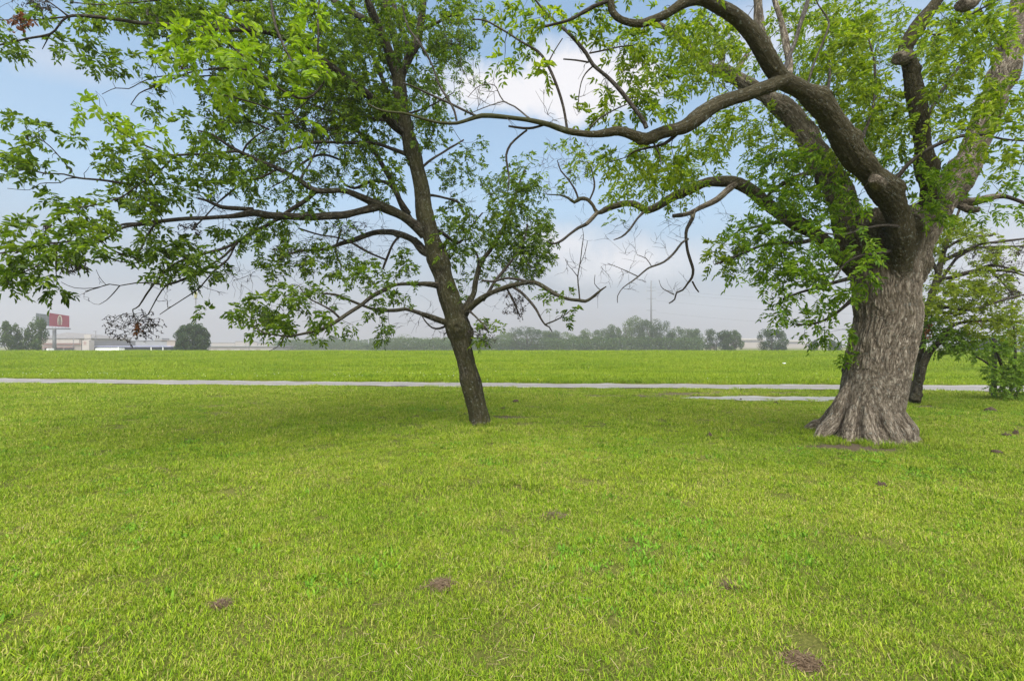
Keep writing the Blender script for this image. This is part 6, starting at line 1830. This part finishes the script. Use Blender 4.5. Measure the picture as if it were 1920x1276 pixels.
for (a, b) in ((84, 95), (104, 118), (121, 139)):
    w_ = bx('shop_window', M_GLASS, hall, X(a, d), d - .08, FZ + .4, X(b, d), d - .004, Z(652, d))
    bx('awning', M_AWN, hall, X(a - 1, d), d - 2.0, Z(651.6, d), X(b + 1, d), d - .1, Z(650.4, d))

# pale sign pylon
d = 175.0
pyl = empty('sign_pylon', (X(160, d), d, FZ))
tag(pyl, 'square beige pylon with two faint vertical strokes beside the dark building', 'pylon')
bx('column', M_STUCCO2, pyl, X(154, d), d, FZ, X(167, d), d + 2.2, Z(637.5, d))
bx('edge', M_DARKWALL, pyl, X(152.6, d), d - .05, FZ, X(153.95, d), d + 2.2, Z(637, d))
for px in (157.5, 160.5):
    bx('stroke', M_AWN, pyl, X(px, d), d - .06, Z(646, d), X(px + 1, d), d - .004, Z(640, d))

# low dark shop building with a lilac band
d = 180.0
shop = empty('low_shop_building', (X(245, d), d, FZ))
tag(shop, 'long low charcoal building with a lilac band behind the round tree', 'building')
bx('wall', M_DARKWALL, shop, X(167, d), d, FZ, X(330, d), d + 18, Z(638.5, d))
bx('upper_panel', M_GREYWALL, shop, X(255, d), d - .25, Z(648, d), X(314, d), d - .004, Z(640, d))
bx('corner_panel', M_STUCCO, shop, X(314.1, d), d - .3, Z(650, d), X(329, d), d - .004, Z(638, d))
bx('fascia_band', M_BLUE, shop, X(176, d), d - 1.6, Z(649.9, d), X(327, d), d - .31, Z(648.4, d))
bx('shop_front', M_GLASS, shop, X(226, d), d - .12, FZ + .2, X(326, d), d - .004, Z(651.5, d))
bx('roof_edge', M_STUCCO, shop, X(302, d), d - .5, Z(638.4, d), X(330, d), d + 3, Z(637.4, d))
for px in (227, 288, 310):
    bx('column', M_WHITE, shop, X(px, d), d - 1.5, FZ, X(px + 1.2, d), d - 1.2, Z(650, d))
bx('rooftop_unit', M_GREYWALL, shop, X(275, d), d + 4, Z(638.4, d), X(289, d), d + 8, Z(633.5, d))

# white box trailer in front of the shop
d = 165.0
trl = empty('box_trailer', (X(200, d), d, FZ))
tag(trl, 'low white box trailer parked in front of the charcoal building', 'trailer')
bx('body', M_WHITE, trl, X(182, d), d, Z(659.5, d), X(223, d), d + 2.4, Z(652.2, d))
bx('end_panel', M_WHITE, trl, X(178, d), d + .2, Z(659, d), X(180.5, d), d + 2.2, Z(652.6, d))
for px in (190, 196, 214):
    bm = bmesh.new()
    cone_between(bm, (X(px, d), d - .02, FZ + .45), (X(px, d), d + .3, FZ + .45), .45, .45, 16)
    o = obj('wheel', bm, M_TYRE, trl)
    o.location = -Vector(trl.location)

# long pale wall and skyline right of the round tree
d = 300.0
wh = empty('warehouse', (X(455, d), d, FZ))
tag(wh, 'long low grey warehouse right of the round tree', 'building')
bx('wall', M_STUCCO2, wh, X(388, d), d, FZ, X(512, d), d + 30, Z(650, d))
bx('roof', M_GREYWALL, wh, X(386, d), d - 1, Z(649.9, d), X(515, d), d + 31, Z(648.2, d))
for a in (400, 425, 450, 480):
    bx('door', M_STUCCO, wh, X(a, d), d - .06, FZ, X(a + 8, d), d - .003, Z(653.5, d))
for k, (a, b, top, lab) in enumerate(((396, 440, 641.5, 'pale hazy block on the skyline above the warehouse, left one'), (441, 460, 639, 'tallest pale hazy block on the skyline above the warehouse'), (461, 482, 641, 'pale hazy block on the skyline just right of the tallest'), (484, 520, 643, 'lowest pale hazy block at the right of the warehouse skyline'))):
    d2 = 620.0
    o = empty('distant_building', (X((a + b) / 2, d2), d2, FZ))
    tag(o, lab, 'building', 'hazy skyline blocks')
    bx('wall', M_STUCCO, o, X(a, d2), d2, FZ, X(b, d2), d2 + 30, Z(top + .6, d2))
    bx('roof', M_GREYWALL, o, X(a, d2) - .5, d2 - .5, Z(top + .59, d2), X(b, d2) + .5, d2 + 30.5, Z(top, d2))
d2 = 520.0
for (a, b, top, lab) in ((1380, 1432, 634, 'hazy pale pink building behind the close pair of trees'), (1474, 1506, 637, 'hazy pale building right of the lone bushy tree'), (1506, 1545, 641, 'lower hazy pale building nearest the massive trunk')):
    o = empty('distant_building', (X((a + b) / 2, d2), d2, FZ))
    tag(o, lab, 'building', 'hazy buildings at the right')
    bx('wall', M_STUCCO, o, X(a, d2), d2, FZ, X(b, d2), d2 + 30, Z(top + 3, d2))
    bx('roof', M_STUCCO2, o, X(a, d2) - 1, d2 - 1, Z(top + 3.01, d2), X(b, d2) + 1, d2 + 31, Z(top, d2))
    bx('window_band', M_GLASS, o, X(a, d2) + 3, d2 - .1, Z(top + 7, d2), X(b, d2) - 3, d2 - .004, Z(top + 5, d2))
d = 60.0
gr = empty('shed', (X(1930, d), d, 0))
tag(gr, 'grey shed roof peeking out at the right edge behind the shrub', 'shed')
bx('wall', M_GREYWALL, gr, X(1906, d), d, -1, X(2000, d), d + 6, Z(648, d))
bm = bmesh.new()
vs = [bm.verts.new(c) for c in ((X(1902, d), d - .4, Z(648, d) + .01), (X(2004, d), d - .4, Z(648, d) + .01), (X(2004, d), d + 6.4, Z(648, d) + .01), (X(1902, d), d + 6.4, Z(648, d) + .01), (X(1902, d), d + 3, Z(633, d)), (X(2004, d), d + 3, Z(633, d)))]
for f in ((0, 1, 5, 4), (2, 3, 4, 5), (3, 0, 4), (1, 2, 5), (3, 2, 1, 0)):
    bm.faces.new([vs[k] for k in f])
o = obj('roof', bm, M_DARKSTEEL, gr)
o.location = -Vector(gr.location)

# billboard on its steel column
d = 200.0
bb = empty('billboard', (X(102, d), d, FZ))
tag(bb, 'red billboard with a cream arch emblem on a single grey column', 'billboard')
def loc(o):
    o.location = -Vector(bb.location)
    return o
bm = bmesh.new()
cone_between(bm, (X(102, d), d, FZ - .3), (X(102, d), d, Z(617, d)), .68, .60, 20)
loc(obj('column', bm, M_STEEL, bb, True))
bm = bmesh.new()
box(bm, X(81, d), d - .35, Z(617.4, d), X(131, d), d + .35, Z(615, d))
loc(obj('beam', bm, M_STEEL, bb))
bm = bmesh.new()
box(bm, X(80, d), d - 1.9, Z(617.0, d), X(134, d), d - .9, Z(616.4, d))
for k in range(9):
    xx = X(82 + k * 6, d)
    box(bm, xx, d - 1.9, Z(616.4, d), xx + .06, d - 1.84, Z(616.4, d) + .9)
loc(obj('catwalk', bm, M_DARKSTEEL, bb))
def panel(name, mat, pxa, pya0, pya1, pxb, pyb0, pyb1, da, db, th=.5):
    """an upright board between two edges; each edge at its own distance"""
    bm = bmesh.new()
    c = []
    for off in (0, th):
        for (px, y0, y1, dd) in ((pxa, pya0, pya1, da), (pxb, pyb0, pyb1, db)):
            c += [bm.verts.new((X(px, dd), dd + off, Z(y1, dd))), bm.verts.new((X(px, dd), dd + off, Z(y0, dd)))]
    for f in ((0, 2, 3, 1), (4, 5, 7, 6), (0, 1, 5, 4), (2, 6, 7, 3), (1, 3, 7, 5), (0, 4, 6, 2)):
        bm.faces.new([c[k] for k in f])
    return loc(obj(name, bm, mat, bb))
red = panel('red_panel', M_RED, 92.5, 586.3, 611, 128, 591.8, 613.2, 194, 204)
drk = panel('dark_panel', M_PANEL, 67.3, 586.8, 607.5, 92.8, 590.2, 611, 207, 200.5)
def on_panel(px, py):
    k = (px - CX) / F
    xa, xb = X(92.5, 194), X(128, 204)
    t = (k * 194 - xa) / ((xb - xa) - k * 10)
    dd = 194 + 10 * t - .15
    return (X(px, dd), dd, Z(py, dd))
bm = bmesh.new()
pts = []
for k in range(41):
    a = math.pi * (1.22 - k / 40 * 1.44)
    pts.append((112.2 + 4.4 * math.cos(a), 601.0 - 10.2 * math.sin(a) if math.sin(a) > 0 else 601.0 + 14 * abs(math.sin(a))))
prev = None
for (px, py) in pts:
    dx, dy = px - 112.2, py - 600
    l = math.hypot(dx, dy)
    a_, b_ = on_panel(px, py), on_panel(px - dx / l * 1.9, py - dy / l * 1.9)
    a_, b_ = bm.verts.new(a_), bm.verts.new(b_)
    if prev:
        bm.faces.new([prev[0], a_, b_, prev[1]])
    prev = (a_, b_)
o = loc(obj('arch_emblem', bm, M_CREAM, red))
o.location = (0, 0, 0)
bm = bmesh.new()
bm.faces.new([bm.verts.new(on_panel(112.2 + 2.2 * math.cos(a), 602 + 8.0 * math.sin(a))) for a in np.linspace(0, 2 * math.pi, 28, endpoint=False)])
o = obj('emblem_centre', bm, M_OLIVE, red)
for o in (bpy.data.objects['arch_emblem'],):
    pass
bm = bmesh.new()
for px in (74, 88):
    t = (px - 67.3) / 25.5
    dd = 207 - 6.5 * t - .10
    box(bm, X(px, dd), dd - .12, Z(609.5, dd), X(px + 1.2, dd), dd, Z(587.8, dd))
o = obj('frame_bar', bm, M_STEEL, drk)
o.location = (0, 0, 0)
bm = bmesh.new()
for py in (592.5, 599.5, 606):
    a_, b_ = 206.6, 200.6
    cone_between(bm, (X(69, a_), a_ - .15, Z(py, a_)), (X(92, b_), b_ - .15, Z(py + 2.5, b_)), .07, .07, 6)
o = obj('frame_rail', bm, M_STEEL, drk)

# poles
def lamp_mast(px, top, d, label):
    root = empty('light_mast', (X(px, d), d, FZ))
    tag(root, label, 'light mast')
    H = Z(top, d) - FZ
    bm = bmesh.new()
    cone_between(bm, (0, 0, -.3), (0, 0, H - 1.6), .30, .18, 12)
    obj('mast', bm, M_STEEL, root, True)
    bm = bmesh.new()
    cone_between(bm, (0, 0, H - 1.7), (0, 0, H), .34, .55, 12)
    cone_between(bm, (0, 0, H + .002), (0, 0, H + .5), .58, .22, 12)
    obj('lamp_head', bm, M_YELLOW, root)
    bm = bmesh.new()
    cone_between(bm, (-.75, 0, H - 1.9), (.75, 0, H - 1.9), .07, .07, 6)
    obj('bracket', bm, M_STEEL, root)
lamp_mast(367, 549, 160, 'tall light mast with yellow head behind the round tree')

def utility_pole(px, top, d, label, arm=True, r=.16):
    root = empty('utility_pole', (X(px, d), d, FZ))
    tag(root, label, 'utility pole')
    H = Z(top, d) - FZ
    bm = bmesh.new()
    cone_between(bm, (0, 0, -.3), (0, 0, H), r, r * .75, 10)
    obj('pole', bm, M_DARKSTEEL, root, True)
    if arm:
        for z, w in ((H - .3, 1.0), (H - 2.6, .75)):
            bm = bmesh.new()
            box(bm, -w, -.08, z, w * .35, .08, z + .14)
            a = obj('crossarm', bm, M_DARKSTEEL, root)
            bm = bmesh.new()
            cone_between(bm, (-w * .8, 0, z + .142), (-w * .8, 0, z + .45), .07, .05, 8)
            obj('insulator', bm, M_INS, a)
    else:
        bm = bmesh.new()
        cone_between(bm, (0, 0, H + .002), (0, 0, H + .2), r * .9, r * .5, 8)
        obj('cap', bm, M_STEEL, root)
utility_pole(179.5, 620, 215, 'dark utility pole with short crossarms above the low charcoal building')
utility_pole(137.8, 632, 230, 'thin dark post in front of the beige hall', False, .14)
utility_pole(467, 637, 260, 'thin dark pole in front of the grey warehouse', False, .14)
utility_pole(394, 642, 150, 'thin pole at the right edge of the round tree', False, .08)

# white delivery van at the foot of the billboard
d = 190.0
van = empty('van', (X(90, d), d, FZ))
tag(van, 'small white van parked at the foot of the billboard column', 'van')
bm = bmesh.new()
box(bm, X(86.5, d), d, Z(660.5, d), X(93.5, d), d + 1.9, Z(652.8, d))
bmesh.ops.bevel(bm, geom=bm.edges[:], offset=.12, segments=2, affect='EDGES')
o = obj('body', bm, M_WHITE, van)
o.location = -Vector(van.location)
bx('window', M_GLASS, van, X(91, d), d - .02, Z(656, d), X(93, d), d - .003, Z(653.8, d))
for px in (88, 92):
    bm = bmesh.new()
    cone_between(bm, (X(px, d), d - .03, FZ + .33), (X(px, d), d + .2, FZ + .33), .33, .33, 14)
    o = obj('wheel', bm, M_TYRE, van)
    o.location = -Vector(van.location)

# ------------------------------------------------------------------ the humid air
def haze():
    bm = bmesh.new()
    box(bm, -1450, -60, -8, 1450, 900, 75)
    m, n, o = new_mat('humid_air')
    pv = nn(n, 'ShaderNodeVolumePrincipled')
    pv.inputs['Color'].default_value = (0.70, 0.68, 0.72, 1)
    pv.inputs['Density'].default_value = HAZE
    pv.inputs['Anisotropy'].default_value = 0.2
    lk(n, pv.outputs[0], o.inputs['Volume'])
    ob = obj('haze', bm, m)
    tag(ob, 'pale humid haze that fades the far trees and buildings', 'haze', kind='stuff')
HAZE = 0.0008
haze()
